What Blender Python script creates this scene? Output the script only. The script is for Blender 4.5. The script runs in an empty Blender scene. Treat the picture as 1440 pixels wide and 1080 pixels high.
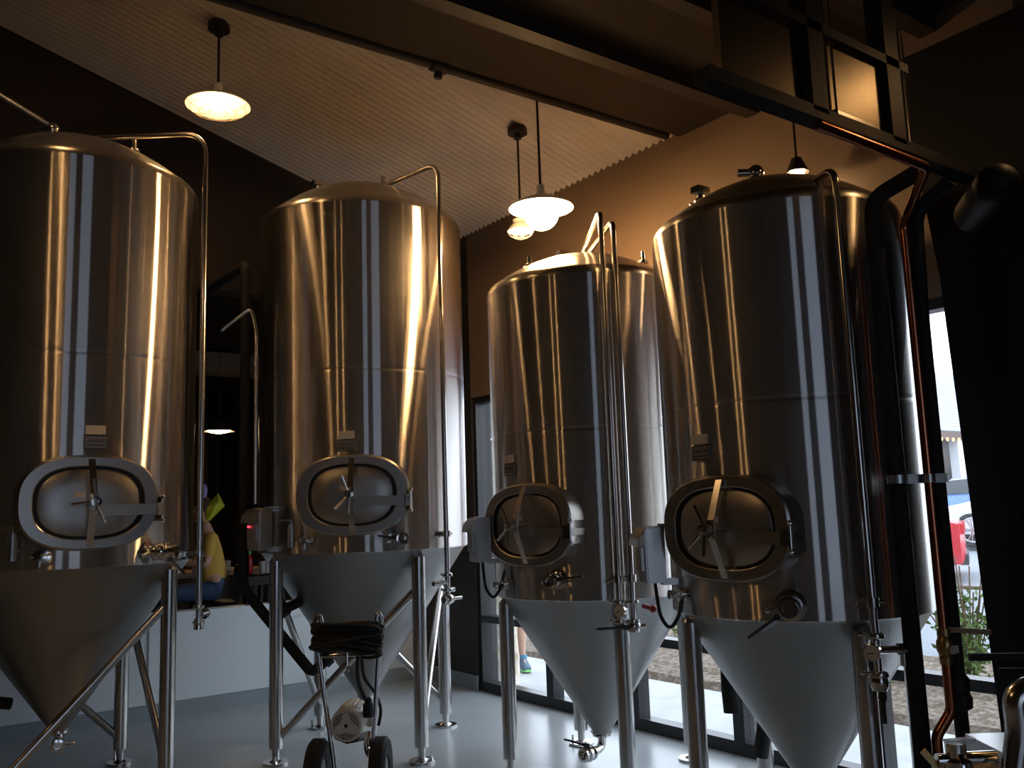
import bpy, bmesh, math, random
from mathutils import Vector, Matrix
random.seed(7)
sc = bpy.context.scene
COL = sc.collection
PI = math.pi
V = Vector

# ------------------------------------------------------------------ helpers
ORG = {}

def part(name, bm, m, parent=None, label=None, smooth=35, kind=None):
    me = bpy.data.meshes.new(name)
    bmesh.ops.remove_doubles(bm, verts=bm.verts, dist=1e-6)
    bmesh.ops.recalc_face_normals(bm, faces=bm.faces)
    bm.to_mesh(me); bm.free()
    o = bpy.data.objects.new(name, me)
    if parent is None:
        xs = [v.co for v in me.vertices]
        lo = V((min(v.x for v in xs), min(v.y for v in xs), min(v.z for v in xs)))
        hi = V((max(v.x for v in xs), max(v.y for v in xs), max(v.z for v in xs)))
        org = V(((lo.x+hi.x)/2, (lo.y+hi.y)/2, lo.z))
        o.location = org
    else:
        org = ORG[parent]
        o.parent = parent
    me.transform(Matrix.Translation(-org))
    ORG[o] = org
    if smooth:
        me.shade_smooth()
        me.set_sharp_from_angle(angle=math.radians(smooth))
    me.materials.append(m)
    COL.objects.link(o)
    if label: o['label'] = label
    if kind: o['kind'] = kind
    return o

def root(name, loc, label=None, cat=None, group=None):
    o = bpy.data.objects.new(name, None); COL.objects.link(o)
    o.location = loc; o.empty_display_size = .1
    ORG[o] = V(loc)
    tag(o, label, cat, group)
    return o

def tag(o, label=None, cat=None, group=None, kind=None):
    if label: o['label'] = label
    if cat: o['category'] = cat
    if group: o['group'] = group
    if kind: o['kind'] = kind
    return o

def struct(name, bm, m, smooth=35):
    return part(name, bm, m, None, kind='structure', smooth=smooth)

def B(): return bmesh.new()

def box(bm, lo, hi, M=None):
    vs = [bm.verts.new((x, y, z)) for x in (lo[0], hi[0]) for y in (lo[1], hi[1]) for z in (lo[2], hi[2])]
    for f in ((0,1,3,2),(4,6,7,5),(0,4,5,1),(2,3,7,6),(0,2,6,4),(1,5,7,3)):
        bm.faces.new([vs[i] for i in f])
    if M is not None:
        for v in vs: v.co = M @ v.co
    return vs

def cbox(bm, c, s, M=None):
    lo = [c[i]-s[i]/2 for i in range(3)]; hi = [c[i]+s[i]/2 for i in range(3)]
    return box(bm, lo, hi, M)

def axes(d):
    d = V(d).normalized()
    a = V((0,0,1)) if abs(d.z) < .9 else V((1,0,0))
    u = d.cross(a).normalized(); v = d.cross(u).normalized()
    return d, u, v

def cyl(bm, p0, p1, r0, r1=None, n=20, cap=True):
    if r1 is None: r1 = r0
    p0 = V(p0); p1 = V(p1); d, u, v = axes(p1-p0)
    a = [bm.verts.new(p0+r0*(math.cos(t)*u+math.sin(t)*v)) for t in [2*PI*i/n for i in range(n)]]
    b = [bm.verts.new(p1+r1*(math.cos(t)*u+math.sin(t)*v)) for t in [2*PI*i/n for i in range(n)]]
    for i in range(n):
        bm.faces.new((a[i], a[(i+1)%n], b[(i+1)%n], b[i]))
    if cap: bm.faces.new(a[::-1]); bm.faces.new(b)

def fillet(pts, rad, seg=8):
    pts = [V(p) for p in pts]; out = [pts[0]]
    for i in range(1, len(pts)-1):
        a, b, c = pts[i-1], pts[i], pts[i+1]
        d0 = (a-b); d1 = (c-b); l = min(rad, d0.length*.48, d1.length*.48)
        p = b+d0.normalized()*l; q = b+d1.normalized()*l
        for k in range(seg+1):
            t = k/seg; out.append((1-t)**2*p+2*t*(1-t)*b+t*t*q)
    out.append(pts[-1]); return out

def tube(bm, pts, r, n=14, closed=False, cap=True):
    pts = [V(p) for p in pts]; m = len(pts); rings = []
    rr = r if isinstance(r, (list, tuple)) else [r]*m
    u = None
    for i in range(m):
        if closed: t = (pts[(i+1)%m]-pts[i-1])
        else: t = pts[min(i+1, m-1)]-pts[max(i-1, 0)]
        t.normalize()
        if u is None: _, u, _ = axes(t)
        u = (u-t*u.dot(t)).normalized(); w = t.cross(u)
        rings.append([bm.verts.new(pts[i]+rr[i]*(math.cos(2*PI*k/n)*u+math.sin(2*PI*k/n)*w)) for k in range(n)])
    for i in range(m if closed else m-1):
        A = rings[i]; C = rings[(i+1)%m]
        for k in range(n): bm.faces.new((A[k], A[(k+1)%n], C[(k+1)%n], C[k]))
    if cap and not closed:
        bm.faces.new(rings[0][::-1]); bm.faces.new(rings[-1])

def lathe(bm, prof, o=(0,0,0), d=(0,0,1), n=32, u=None):
    """revolve (radius, along) about axis d from o"""
    o = V(o); d, a, b = axes(d); rings = []
    for r, h in prof:
        if r < 1e-6: rings.append([bm.verts.new(o+d*h)])
        else: rings.append([bm.verts.new(o+d*h+r*(math.cos(2*PI*k/n)*a+math.sin(2*PI*k/n)*b)) for k in range(n)])
    for A, C in zip(rings, rings[1:]):
        for k in range(n):
            p = [A[k] if len(A) > 1 else A[0]]
            if len(A) > 1: p.append(A[(k+1)%n])
            if len(C) > 1: p += [C[(k+1)%n], C[k]]
            else: p.append(C[0])
            if len(p) > 2: bm.faces.new(p)

def sphere(bm, c, r, n=16, m=10, s=(1,1,1)):
    c = V(c); rings = []
    for j in range(m+1):
        t = PI*j/m
        if j in (0, m): rings.append([bm.verts.new(c+V((0,0,r*s[2]*math.cos(t))))])
        else: rings.append([bm.verts.new(c+V((r*s[0]*math.sin(t)*math.cos(2*PI*k/n), r*s[1]*math.sin(t)*math.sin(2*PI*k/n), r*s[2]*math.cos(t)))) for k in range(n)])
    for A, C in zip(rings, rings[1:]):
        for k in range(n):
            p = [A[k] if len(A) > 1 else A[0]]
            if len(A) > 1: p.append(A[(k+1)%n])
            if len(C) > 1: p += [C[(k+1)%n], C[k]]
            else: p.append(C[0])
            bm.faces.new(p)

def bar(bm, a, b, w, t, side):
    """flat bar from a to b, width w along 'side', thickness t"""
    a = V(a); b = V(b); d = (b-a).normalized(); s = V(side); s = (s-d*s.dot(d)).normalized(); k = d.cross(s)
    vs = []
    for p in (a, b):
        for i, j in ((-1,-1),(1,-1),(1,1),(-1,1)):
            vs.append(bm.verts.new(p+s*i*w/2+k*j*t/2))
    for f in ((0,3,2,1),(4,5,6,7),(0,1,5,4),(1,2,6,5),(2,3,7,6),(3,0,4,7)):
        bm.faces.new([vs[i] for i in f])

def loft(bm, rings, closed=True, caps=True):
    R = [[bm.verts.new(p) for p in r] for r in rings]; n = len(R[0])
    for A, C in zip(R, R[1:]):
        for k in range(n if closed else n-1):
            bm.faces.new((A[k], A[(k+1)%n], C[(k+1)%n], C[k]))
    if caps:
        bm.faces.new(R[0][::-1]); bm.faces.new(R[-1])

# ------------------------------------------------------------------ materials
def newmat(name):
    m = bpy.data.materials.new(name); m.use_nodes = True
    nt = m.node_tree; nt.nodes.clear()
    out = nt.nodes.new('ShaderNodeOutputMaterial')
    return m, nt, out

def pbr(name, col, rough=.5, metal=0., noise=None, bump=None, spec=.5, emit=None, coat=0.):
    m, nt, out = newmat(name)
    b = nt.nodes.new('ShaderNodeBsdfPrincipled')
    b.inputs['Base Color'].default_value = (*col, 1); b.inputs['Roughness'].default_value = rough
    b.inputs['Metallic'].default_value = metal; b.inputs['Specular IOR Level'].default_value = spec
    b.inputs['Coat Weight'].default_value = coat
    if emit:
        b.inputs['Emission Color'].default_value = (*emit[:3], 1); b.inputs['Emission Strength'].default_value = emit[3]
    tc = nt.nodes.new('ShaderNodeTexCoord')
    if noise:   # (scale, colour2, contrast lo, hi)
        n = nt.nodes.new('ShaderNodeTexNoise'); n.inputs['Scale'].default_value = noise[0]; n.inputs['Detail'].default_value = 6
        r = nt.nodes.new('ShaderNodeValToRGB')
        r.color_ramp.elements[0].position = noise[2]; r.color_ramp.elements[1].position = noise[3]
        r.color_ramp.elements[0].color = (*col, 1); r.color_ramp.elements[1].color = (*noise[1], 1)
        nt.links.new(tc.outputs['Object'], n.inputs['Vector']); nt.links.new(n.outputs['Fac'], r.inputs['Fac'])
        nt.links.new(r.outputs['Color'], b.inputs['Base Color'])
    if bump:    # (scale, strength)
        n2 = nt.nodes.new('ShaderNodeTexNoise'); n2.inputs['Scale'].default_value = bump[0]; n2.inputs['Detail'].default_value = 4
        bp = nt.nodes.new('ShaderNodeBump'); bp.inputs['Strength'].default_value = bump[1]; bp.inputs['Distance'].default_value = .01
        nt.links.new(tc.outputs['Object'], n2.inputs['Vector']); nt.links.new(n2.outputs['Fac'], bp.inputs['Height'])
        nt.links.new(bp.outputs['Normal'], b.inputs['Normal'])
    nt.links.new(b.outputs[0], out.inputs[0])
    return m

def brushed(name, col, rough, aniso, haze=.15, haze_rough=.45):
    """stainless sheet with a horizontal grain: highlights stretch up and down"""
    m, nt, out = newmat(name)
    g = nt.nodes.new('ShaderNodeBsdfAnisotropic')
    g.inputs['Color'].default_value = (*col, 1); g.inputs['Roughness'].default_value = rough
    g.inputs['Anisotropy'].default_value = aniso
    lw = nt.nodes.new('ShaderNodeLayerWeight'); pw = nt.nodes.new('ShaderNodeMath'); pw.operation = 'POWER'; pw.inputs[1].default_value = 4
    mc = nt.nodes.new('ShaderNodeMix'); mc.data_type = 'RGBA'; mc.inputs[6].default_value = (*col, 1); mc.inputs[7].default_value = (.97,.97,.97,1)
    nt.links.new(lw.outputs['Facing'], pw.inputs[0]); nt.links.new(pw.outputs[0], mc.inputs[0]); nt.links.new(mc.outputs[2], g.inputs['Color'])
    t = nt.nodes.new('ShaderNodeTangent'); t.direction_type = 'RADIAL'; t.axis = 'Z'
    nt.links.new(t.outputs[0], g.inputs['Tangent'])
    h = nt.nodes.new('ShaderNodeBsdfAnisotropic'); h.inputs['Color'].default_value = (*[c*.95 for c in col], 1)
    h.inputs['Roughness'].default_value = haze_rough
    tc = nt.nodes.new('ShaderNodeTexCoord'); mp = nt.nodes.new('ShaderNodeMapping')
    mp.inputs['Scale'].default_value = (1.2, 1.2, 160)
    n = nt.nodes.new('ShaderNodeTexNoise'); n.inputs['Scale'].default_value = 2; n.inputs['Detail'].default_value = 3
    nt.links.new(tc.outputs['Object'], mp.inputs[0]); nt.links.new(mp.outputs[0], n.inputs['Vector'])
    mr = nt.nodes.new('ShaderNodeMapRange'); mr.inputs[1].default_value = .3; mr.inputs[2].default_value = .7
    mr.inputs[3].default_value = haze*.6; mr.inputs[4].default_value = haze*1.4
    nt.links.new(n.outputs['Fac'], mr.inputs[0])
    mx = nt.nodes.new('ShaderNodeMixShader')
    nt.links.new(mr.outputs[0], mx.inputs[0]); nt.links.new(g.outputs[0], mx.inputs[1]); nt.links.new(h.outputs[0], mx.inputs[2])
    nt.links.new(mx.outputs[0], out.inputs[0])
    return m

def emis(name, col, s):
    m, nt, out = newmat(name)
    e = nt.nodes.new('ShaderNodeEmission'); e.inputs[0].default_value = (*col, 1); e.inputs[1].default_value = s
    nt.links.new(e.outputs[0], out.inputs[0]); return m

def glass(name, tint=(1,1,1), refl=.08):
    m, nt, out = newmat(name)
    t = nt.nodes.new('ShaderNodeBsdfTransparent'); t.inputs[0].default_value = (*tint, 1)
    g = nt.nodes.new('ShaderNodeBsdfGlossy'); g.inputs['Roughness'].default_value = .02
    lw = nt.nodes.new('ShaderNodeLayerWeight'); pw = nt.nodes.new('ShaderNodeMath'); pw.operation = 'POWER'; pw.inputs[1].default_value = 5
    fr = nt.nodes.new('ShaderNodeMath'); fr.operation = 'MULTIPLY_ADD'; fr.inputs[1].default_value = .9; fr.inputs[2].default_value = .04
    nt.links.new(lw.outputs['Facing'], pw.inputs[0]); nt.links.new(pw.outputs[0], fr.inputs[0])
    mx = nt.nodes.new('ShaderNodeMixShader')
    nt.links.new(fr.outputs[0], mx.inputs[0]); nt.links.new(t.outputs[0], mx.inputs[1]); nt.links.new(g.outputs[0], mx.inputs[2])
    nt.links.new(mx.outputs[0], out.inputs[0]); return m

STEEL = brushed('brushed_stainless', (.62,.58,.545), .21, .90, .10)
DOME = brushed('stainless_dome', (.58,.55,.51), .24, .3, .12)
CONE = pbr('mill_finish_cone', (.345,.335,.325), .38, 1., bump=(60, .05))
PLATE = pbr('mill_finish_plate', (.46,.44,.41), .38, 1.)
COLLAR = pbr('satin_collar', (.47,.44,.40), .34, 1.)
TUBE = pbr('polished_tube', (.66,.63,.60), .2, 1.)
LEG = pbr('satin_leg', (.60,.585,.57), .24, 1.)
CHROME = pbr('polished_fitting', (.72,.70,.67), .13, 1.)
BOXM = pbr('box_stainless', (.55,.54,.52), .32, 1.)
RUBBER = pbr('black_rubber', (.012,.012,.013), .55)
GRIP = pbr('black_grip', (.010,.010,.011), .4)
INSUL = pbr('black_pipe_insulation', (.012,.012,.013), .75, bump=(120, .2))
COPPER = pbr('copper_pipe', (.60,.22,.12), .26, 1., noise=(9, (.48,.16,.08), .4, .7))
BRASS = pbr('cast_brass', (.50,.34,.14), .35, 1.)
PAPER = pbr('paper_label', (.62,.56,.47), .6)
DARKPLATE = pbr('etched_nameplate', (.30,.28,.25), .4, .7)
INK = pbr('label_ink', (.03,.03,.03), .6)
REDPL = pbr('red_plastic', (.35,.02,.02), .4)
FLOOR = pbr('grey_epoxy_floor', (.40,.44,.46), .26, 0, noise=(1.3, (.48,.52,.54), .35, .7), bump=(6, .03))
WHITEW = pbr('white_frp_panel', (.70,.76,.79), .45)
COVE = pbr('grey_cove_base', (.27,.31,.33), .4)
BLACKW = pbr('black_paint_wall', (.016,.016,.017), .55)
BROWNW = pbr('brown_wall', (.075,.055,.042), .6)
HEADW = pbr('dark_header_paint', (.035,.022,.014), .6)
TANW = pbr('tan_wall_paint', (.15,.10,.065), .6)
SOFFIT = pbr('dark_ceiling_paint', (.034,.024,.016), .8, bump=(5, .1), spec=.12)
BEAMM = pbr('dark_steel_beam', (.032,.023,.017), .6, spec=.2)
ROOFM = pbr('white_corrugated_steel', (.62,.55,.47), .5, 0., noise=(3, (.56,.50,.43), .4, .7))
ALU = pbr('dark_bronze_frame', (.022,.023,.025), .35, .3)
COLM = pbr('black_column_paint', (.008,.008,.009), .55, spec=.25)
GLASS = glass('window_glass', (.98,.99,1))
DIMGLASS = glass('dimming_glass', (.50,.53,.58))  # tint added only to weaken daylight through the unseen back windows
DGLASS = pbr('brushed_dark_panel', (.20,.165,.12), .36, 1., bump=(40,.06))
ENAMEL = pbr('white_enamel_shade', (.85,.80,.70), .35)
LAMPMET = pbr('lamp_metal', (.05,.04,.035), .4, .6)
WIRE = pbr('guard_wire', (.45,.40,.32), .4, 1.)
BULB = emis('warm_bulb', (1.0,.58,.24), 66)
BULBDIM = emis('dim_warm_bulb', (1.0,.58,.24), 42)
BULBHOT = emis('bright_warm_bulb', (1.0,.60,.26), 165)
BULBSM = emis('small_lamp_disc', (1.0,.62,.30), 60)
MOTOR = pbr('cream_motor_paint', (.84,.80,.70), .4)
SLOT = pbr('motor_slot', (.03,.025,.02), .7)
TYRE = pbr('tyre_rubber', (.018,.018,.018), .8, bump=(90, .4))
CABLE = pbr('black_cable', (.010,.010,.010), .42)
LED = emis('red_indicator', (1,.03,.05), 4)
DIAL = pbr('gauge_dial', (.75,.66,.48), .4)
WOODD = pbr('dark_chair_wood', (.010,.009,.008), .6, spec=.25)
TABLEW = pbr('bar_wood', (.22,.12,.06), .4)
SKIN = pbr('skin', (.60,.36,.26), .55)
HAIR = pbr('hair', (.05,.03,.02), .6)
YSHIRT = pbr('yellow_shirt_cloth', (.72,.46,.09), .8)
JEANS = pbr('blue_jeans', (.06,.11,.22), .85)
LIME = pbr('lime_foil', (.55,.60,.04), .3, .2)
PURPLE = pbr('violet_foil', (.28,.25,.62), .3)
SHIRT2 = pbr('navy_shirt', (.05,.07,.12), .8)
SHORTS = pbr('blue_grey_shorts', (.12,.19,.25), .85)
SHOEB = pbr('blue_grey_shoe', (.10,.17,.24), .7)
SOLE = pbr('lime_sole', (.30,.75,.22), .6)
SOCK = pbr('blue_sock', (.10,.30,.50), .9)
CONC = pbr('sidewalk_concrete', (.47,.485,.50), .85, noise=(4, (.40,.415,.43), .4, .7))
ASPH = pbr('asphalt', (.20,.22,.25), .85, noise=(30, (.26,.28,.31), .4, .7))
MULCH = pbr('brown_mulch', (.13,.095,.065), .95, noise=(22, (.32,.28,.235), .45, .72), bump=(35, 1.))
LEAF = pbr('shrub_leaf', (.14,.24,.05), .6)
STEMM = pbr('shrub_stem', (.16,.09,.05), .8)
STONE = pbr('pale_rough_stone', (.50,.40,.27), .9, noise=(14, (.75,.70,.62), .4, .65), bump=(14, 1.))
SHING = pbr('grey_roof_shingle', (.30,.34,.40), .9, noise=(7, (.40,.44,.50), .35, .7))
FASCIA = pbr('brown_fascia', (.10,.06,.05), .6)
BLDG = pbr('dark_storefront', (.06,.065,.07), .5)
WPOST = pbr('white_post', (.80,.82,.84), .6)
WOODP = pbr('weathered_wood', (.16,.14,.12), .8)
STRING = emis('string_bulb', (1,.55,.2), 3)
REDLAMP = emis('red_sign_glow', (.9,.05,.06), 1.0)
SILVER = pbr('silver_car_paint', (.72,.76,.80), .25, .3, coat=.6)
REDCAR = pbr('red_car_paint', (.55,.015,.03), .25, .1, coat=.6)
BLUECAR = pbr('blue_car_paint', (.10,.20,.50), .25, .2, coat=.6)
CARGLASS = pbr('car_glass', (.03,.04,.05), .08)
BUMPER = pbr('car_plastic', (.03,.03,.035), .6)
ALLOY = pbr('alloy_wheel', (.75,.76,.78), .25, 1.)
LIGHTC = pbr('clear_lens', (.7,.7,.72), .1)
TAIL = pbr('tail_lens', (.55,.02,.03), .15)
STAIN = pbr('sink_stainless', (.42,.41,.40), .3, 1.)
LIQRED = pbr('red_sauce', (.35,.01,.015), .2)
GREENC = pbr('green_cap', (.04,.42,.10), .4)
CLEARG = pbr('drinking_glass', (.55,.58,.60), .08, spec=.9)
CREAM = pbr('cream_card', (.70,.66,.55), .7)
YGREY = pbr('grey_cabinet', (.20,.22,.22), .5)

# ------------------------------------------------------------------ camera
F = 1261.3237; HY = 717.688; RS = .033747; YAW = math.radians(53.7384)
roll = math.atan(RS); pit = math.atan((HY-540)*math.cos(roll)/F)
fw = V((math.cos(YAW)*math.cos(pit), math.sin(YAW)*math.cos(pit), math.sin(pit)))
r0 = V((math.sin(YAW), -math.cos(YAW), 0)); u0 = r0.cross(fw)
rt = math.cos(roll)*r0-math.sin(roll)*u0; up = math.sin(roll)*r0+math.cos(roll)*u0
cam = bpy.data.cameras.new('camera'); cam.sensor_width = 36; cam.lens = F/1440*36; cam.clip_end = 300; cam.clip_start = .05
co = bpy.data.objects.new('camera', cam); COL.objects.link(co)
Mx = Matrix((rt, up, -fw)).transposed().to_4x4(); Mx.translation = V((0,0,1.6)); co.matrix_world = Mx
sc.camera = co

# ------------------------------------------------------------------ setting
XW = 4.647          # inner face of the window wall
YB = 7.959          # front of the low bar wall
YH = 7.48           # header above the bar
def roofz(x): return 4.25+.30*(XW-x)

b = B(); box(b, (-6,-4.4,-.2), (4.70,15,0)); struct('floor', b, FLOOR)
# window wall
b = B()
box(b, (XW,-4.4,0), (XW+.22,1.9,6)); box(b, (XW,7.0,0), (XW+.22,15,6)); struct('wall_right', b, BLACKW)
b = B(); box(b, (XW,1.9,2.66), (XW+.22,7.0,6)); struct('wall_over_windows', b, TANW)
b = B(); box(b, (-6.2,-4.4,0), (-6,15,8)); struct('wall_left', b, BROWNW)
b = B(); wz0, wz1 = .15, 3.3
xs = [-6,-2.1,-1.0,-.12,1.5,4.65]
for i in (0,2,4): box(b, (xs[i],-4.4,0), (xs[i+1],-4.2,8))
for i in (1,3):
    box(b, (xs[i],-4.4,0), (xs[i+1],-4.2,wz0)); box(b, (xs[i],-4.4,wz1), (xs[i+1],-4.2,8))
struct('wall_back', b, BROWNW)
b = B(); box(b, (-6,YH,3.55), (XW,YH+.2,8)); struct('wall_bar', b, HEADW)
b = B(); box(b, (-6,YH+.2,3.55), (XW,15,3.7)); struct('ceiling_bar', b, SOFFIT)
b = B(); box(b, (-6,14.8,0), (XW,15,3.55)); struct('wall_front', b, BROWNW)
# low white wall to the bar
b = B(); box(b, (-6,YB,.0), (4.60,YB+.14,.80)); struct('wall_partition', b, WHITEW)
b = B(); box(b, (-6,YB-.012,.80), (4.61,YB+.16,.845)); struct('trim_1', b, WHITEW)
b = B(); box(b, (-6,YB-.014,.715), (4.60,YB,.735)); box(b, (2.03,YB-.012,.13), (2.06,YB,.716)); struct('trim_2', b, WHITEW)
b = B(); box(b, (-6,YB-.02,0), (4.60,YB,.125))
bmesh.ops.bevel(b, geom=[e for e in b.edges if abs(e.verts[0].co.z-.125)<1e-4 and abs(e.verts[1].co.z-.125)<1e-4 and e.verts[0].co.y < YB-.01 and e.verts[1].co.y < YB-.01], offset=.012, segments=2, affect='EDGES')
struct('baseboard_front', b, COVE)
b = B(); box(b, (XW-.015,7.0,0), (XW,YB-.02,.13)); box(b, (XW-.015,-4.2,0), (XW,1.9,.13)); struct('baseboard_right', b, COVE)

# corrugated sloping roof, ribs run down the slope
b = B(); P = .072; y0, y1 = -4.4, YH+.02; n = int((y1-y0)/P*6)
prof = []
for i in range(n+1):
    y = y0+(y1-y0)*i/n; ph = (y/P) % 1
    prof.append((y, .013*math.cos(2*PI*ph)))
A = [b.verts.new((-6.2, y, roofz(-6.2)+h)) for y, h in prof]; C = [b.verts.new((XW+.25, y, roofz(XW+.25)+h)) for y, h in prof]
for i in range(n): b.faces.new((A[i], A[i+1], C[i+1], C[i]))
A2 = [b.verts.new((-6.2, y, roofz(-6.2)+.12)) for y in (y0, y1)]; C2 = [b.verts.new((XW+.25, y, roofz(XW+.25)+.12)) for y in (y0, y1)]
b.faces.new((A2[0], C2[0], C2[1], A2[1]))
struct('ceiling', b, ROOFM, smooth=80)
# dark lowered soffit this side of the corrugated bay
YS = 4.20
b = B(); box(b, (-6,-4.2,4.215), (XW,YS,4.24)); struct('ceiling_soffit', b, SOFFIT)
b = B()
for k, y in enumerate((3.55, 2.9, 2.35)):
    box(b, (-6,y-.05,4.12), (XW,y+.05,4.22))
struct('trim_3', b, BEAMM)

# window bays
def window(i, ya, yb, z0, z1, x, rail=None, back=False):
    w = root('window_%d' % i, (x,(ya+yb)/2,z0) if not back else ((ya+yb)/2, x, z0)); w['kind'] = 'structure'
    b = B(); t = .045
    def bb(y0, y1, za, zb, d0=.02, d1=.13):
        if back: box(b, (y0,x-d1,za), (y1,x-d0,zb))
        else: box(b, (x+d0,y0,za), (x+d1,y1,zb))
    bb(ya, ya+t, z0, z1); bb(yb-t, yb, z0, z1); bb(ya+t, yb-t, z0, z0+.085); bb(ya+t, yb-t, z1-.06, z1)
    if rail: bb(ya+t, yb-t, rail-.03, rail+.03)
    part('frame', b, ALU, w)
    b = B()
    if back: box(b, (ya+t,x-.08,z0+.08), (yb-t,x-.072,z1-.05))
    else: box(b, (x+.072,ya+t,z0+.08), (x+.08,yb-t,z1-.05))
    part('pane', b, DIMGLASS if back else GLASS, w)
ys = [7.0, 5.98, 4.99, 4.03, 3.05, 2.1]
ys = [7.0, 5.98, 4.99, 4.03, 3.05, 1.9]
for i in range(5):
    window(i+1, ys[i+1], ys[i], 0.0, 2.66, XW, rail=.637)
window(6, -2.1, -1.0, wz0, wz1, -4.2, back=True)
window(7, -.12, 1.5, wz0, wz1, -4.2, rail=None, back=True)

# tapered black steel column by the right-hand opening, and the wall behind
b = B()
def taper(y_l0, y_l1):
    rings = []
    for z, yl in ((0, y_l0), (2.7, y_l1), (3.9, y_l1+.12)):
        rings.append([V((4.36,1.55,z)), V((4.56,1.55,z)), V((4.56,yl,z)), V((4.36,yl,z))])
    loft(b, rings)
taper(2.185, 2.272)
col = part('steel_column', b, COLM, None, smooth=0)
tag(col, 'wide black steel column beside the right-hand window opening', 'column')
b = B()
for z in (.5, 1.0, 1.5, 2.0, 2.5): cyl(b, (4.355,2.02,z), (4.345,2.02,z), .008, n=8)
part('bolt', b, LAMPMET, col, label='small dull bolt heads')
col['kind'] = 'structure'; del col['label'], col['category']; col.name = 'column'

# ------------------------------------------------------------------ overhead frame with panels (dark)
fr = root('overhead_frame', (3.2,1.9,3.05), 'black overhead beam and posts holding framed panels above the rightmost tank', 'frame')
b = B(); box(b, (2.30,1.92,3.05), (4.16,2.0,3.10)); part('beam', b, COLM, fr)
b = B(); box(b, (2.42,1.92,3.42), (3.60,1.99,3.46)); part('rail', b, COLM, fr)
for x0, x1 in ((2.885,2.98),(3.43,3.53)):
    b = B(); box(b, (x0,1.92,3.08), (x1,2.0,4.215)); part('post', b, COLM, fr)
for x in (2.995,3.04,3.545,3.575):
    b = B(); cyl(b, (x,1.925,3.08), (x,1.925,3.60), .006, n=8); part('conduit', b, TUBE, fr)
for x0, x1 in ((2.40,2.87),(3.05,3.40)):
    b = B(); box(b, (x0,1.95,3.11), (x1,1.98,3.41)); part('panel', b, DGLASS, fr)
b = B(); box(b, (3.03,1.925,3.10), (3.32,1.945,3.118)); part('bottom_strip', b, TUBE, fr, label='thin bright strip along the panel edge')
# round-ended dark duct above the opening
b = B(); cyl(b, (3.85,1.72,2.90), (4.16,1.97,2.90), .09, n=28); sphere(b, (4.16,1.97,2.90), .09, 24, 14); sphere(b, (3.85,1.72,2.90), .09, 24, 14)
o = part('air_duct', b, COLM, None); tag(o, 'dark round-ended duct under the beam, right of the copper pipe', 'duct')
# pipe along the soffit edge
b = B(); cyl(b, (-3,4.235,4.215), (4.55,4.235,4.215), .032, n=20)
sp = part('sprinkler_pipe', b, BEAMM, None); tag(sp, 'long dark overhead pipe along the edge of the corrugated ceiling', 'pipe')
b = B(); cyl(b, (2.60,4.235,4.215), (2.70,4.235,4.215), .044, n=20); cyl(b, (2.65,4.235,4.215), (2.65,4.25,4.14), .026, n=12); part('coupling', b, BEAMM, sp)
for x in (-1.5,.5,2.0,3.4,4.45):
    b = B(); box(b, (x-.015,4.15,4.24), (x+.015,4.245,4.25)); part('hanger', b, BEAMM, sp)

# ------------------------------------------------------------------ lamps
def pendant(name, x, y, z, label, bulbmat, rs=.22, top=None, rb=.055, tilt=0, canopy=True, guard=True):
    top = top if top is not None else roofz(x)-.01; gs = max(1, (rb+.14)/.056 if rb > .1 else 1)
    L = root(name, (x,y,z-.06), label, 'lamp', 'pendant lamps over the tanks')
    if canopy:
        b = B(); cyl(b, (x,y,top-.05), (x,y,top), .075, n=24); cyl(b, (x,y,top-.09), (x,y,top-.05), .03, n=16); part('canopy', b, LAMPMET, L)
    b = B(); cyl(b, (x,y,z+.14), (x,y,top-.05), .009, n=10); part('stem', b, LAMPMET, L)
    b = B(); lathe(b, [(.028,.16),(.032,.10),(.06,.085),(rs*.55,.06),(rs*.9,.022),(rs,0),(rs*.985,-.002),(rs*.88,.016),(rs*.54,.053),(.055,.076),(.0,.08)], (x,y,z), n=40)
    sh = part('shade', b, ENAMEL, L)
    if guard:
        b = B()
        for k in range(8):
            a = 2*PI*k/8
            tube(b, [(x+rs*math.cos(a)*q, y+rs*math.sin(a)*q, z-h) for q, h in ((1,0),(.85,.028*gs),(.6,.046*gs),(.3,.056*gs))], .0022, n=6)
        for q, h in ((.85,.028*gs),(.55,.048*gs),(.3,.056*gs)):
            tube(b, [(x+rs*q*math.cos(2*PI*k/32), y+rs*q*math.sin(2*PI*k/32), z-h) for k in range(32)], .0022, n=6, closed=True)
        part('wire_guard', b, WIRE, L)
    b = B(); sphere(b, (x,y,z+.015-max(0,rb-.06)), rb, 24, 16, (1,1,.95)); part('bulb', b, bulbmat, L)
    return L
pendant('pendant_lamp', 1.895, 5.93, 4.455, 'white pendant lamp hanging high between the two left-hand tanks', BULB)
pendant('pendant_lamp', 3.622, 4.54, 3.60, 'dazzling pendant lamp hanging right above the centre tank', BULBHOT, rb=.115, guard=False)  # bulb enlarged so its shape stands in for the lamp's bloom
pendant('pendant_lamp', 3.90, 5.14, 3.655, 'second glowing pendant lamp, just behind the dazzling one', BULB, rs=.10, rb=.05)
# lamps on this side of the room (out of the frame, seen only as streaks in the steel)
pendant('pendant_lamp', -.56, 3.28, 3.85, 'pendant lamp on the near side of the room, left', BULBDIM, top=4.21)
pendant('pendant_lamp', -.22, 2.92, 3.85, 'pendant lamp on the near side of the room, second', BULBDIM, top=4.21)
pendant('pendant_lamp', .52, 4.98, 5.0, 'pendant lamp high above the left aisle', BULBDIM)
pendant('pendant_lamp', 4.33, 1.36, 3.75, 'pendant lamp near the right-hand column', BULBDIM, top=4.21)
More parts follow.
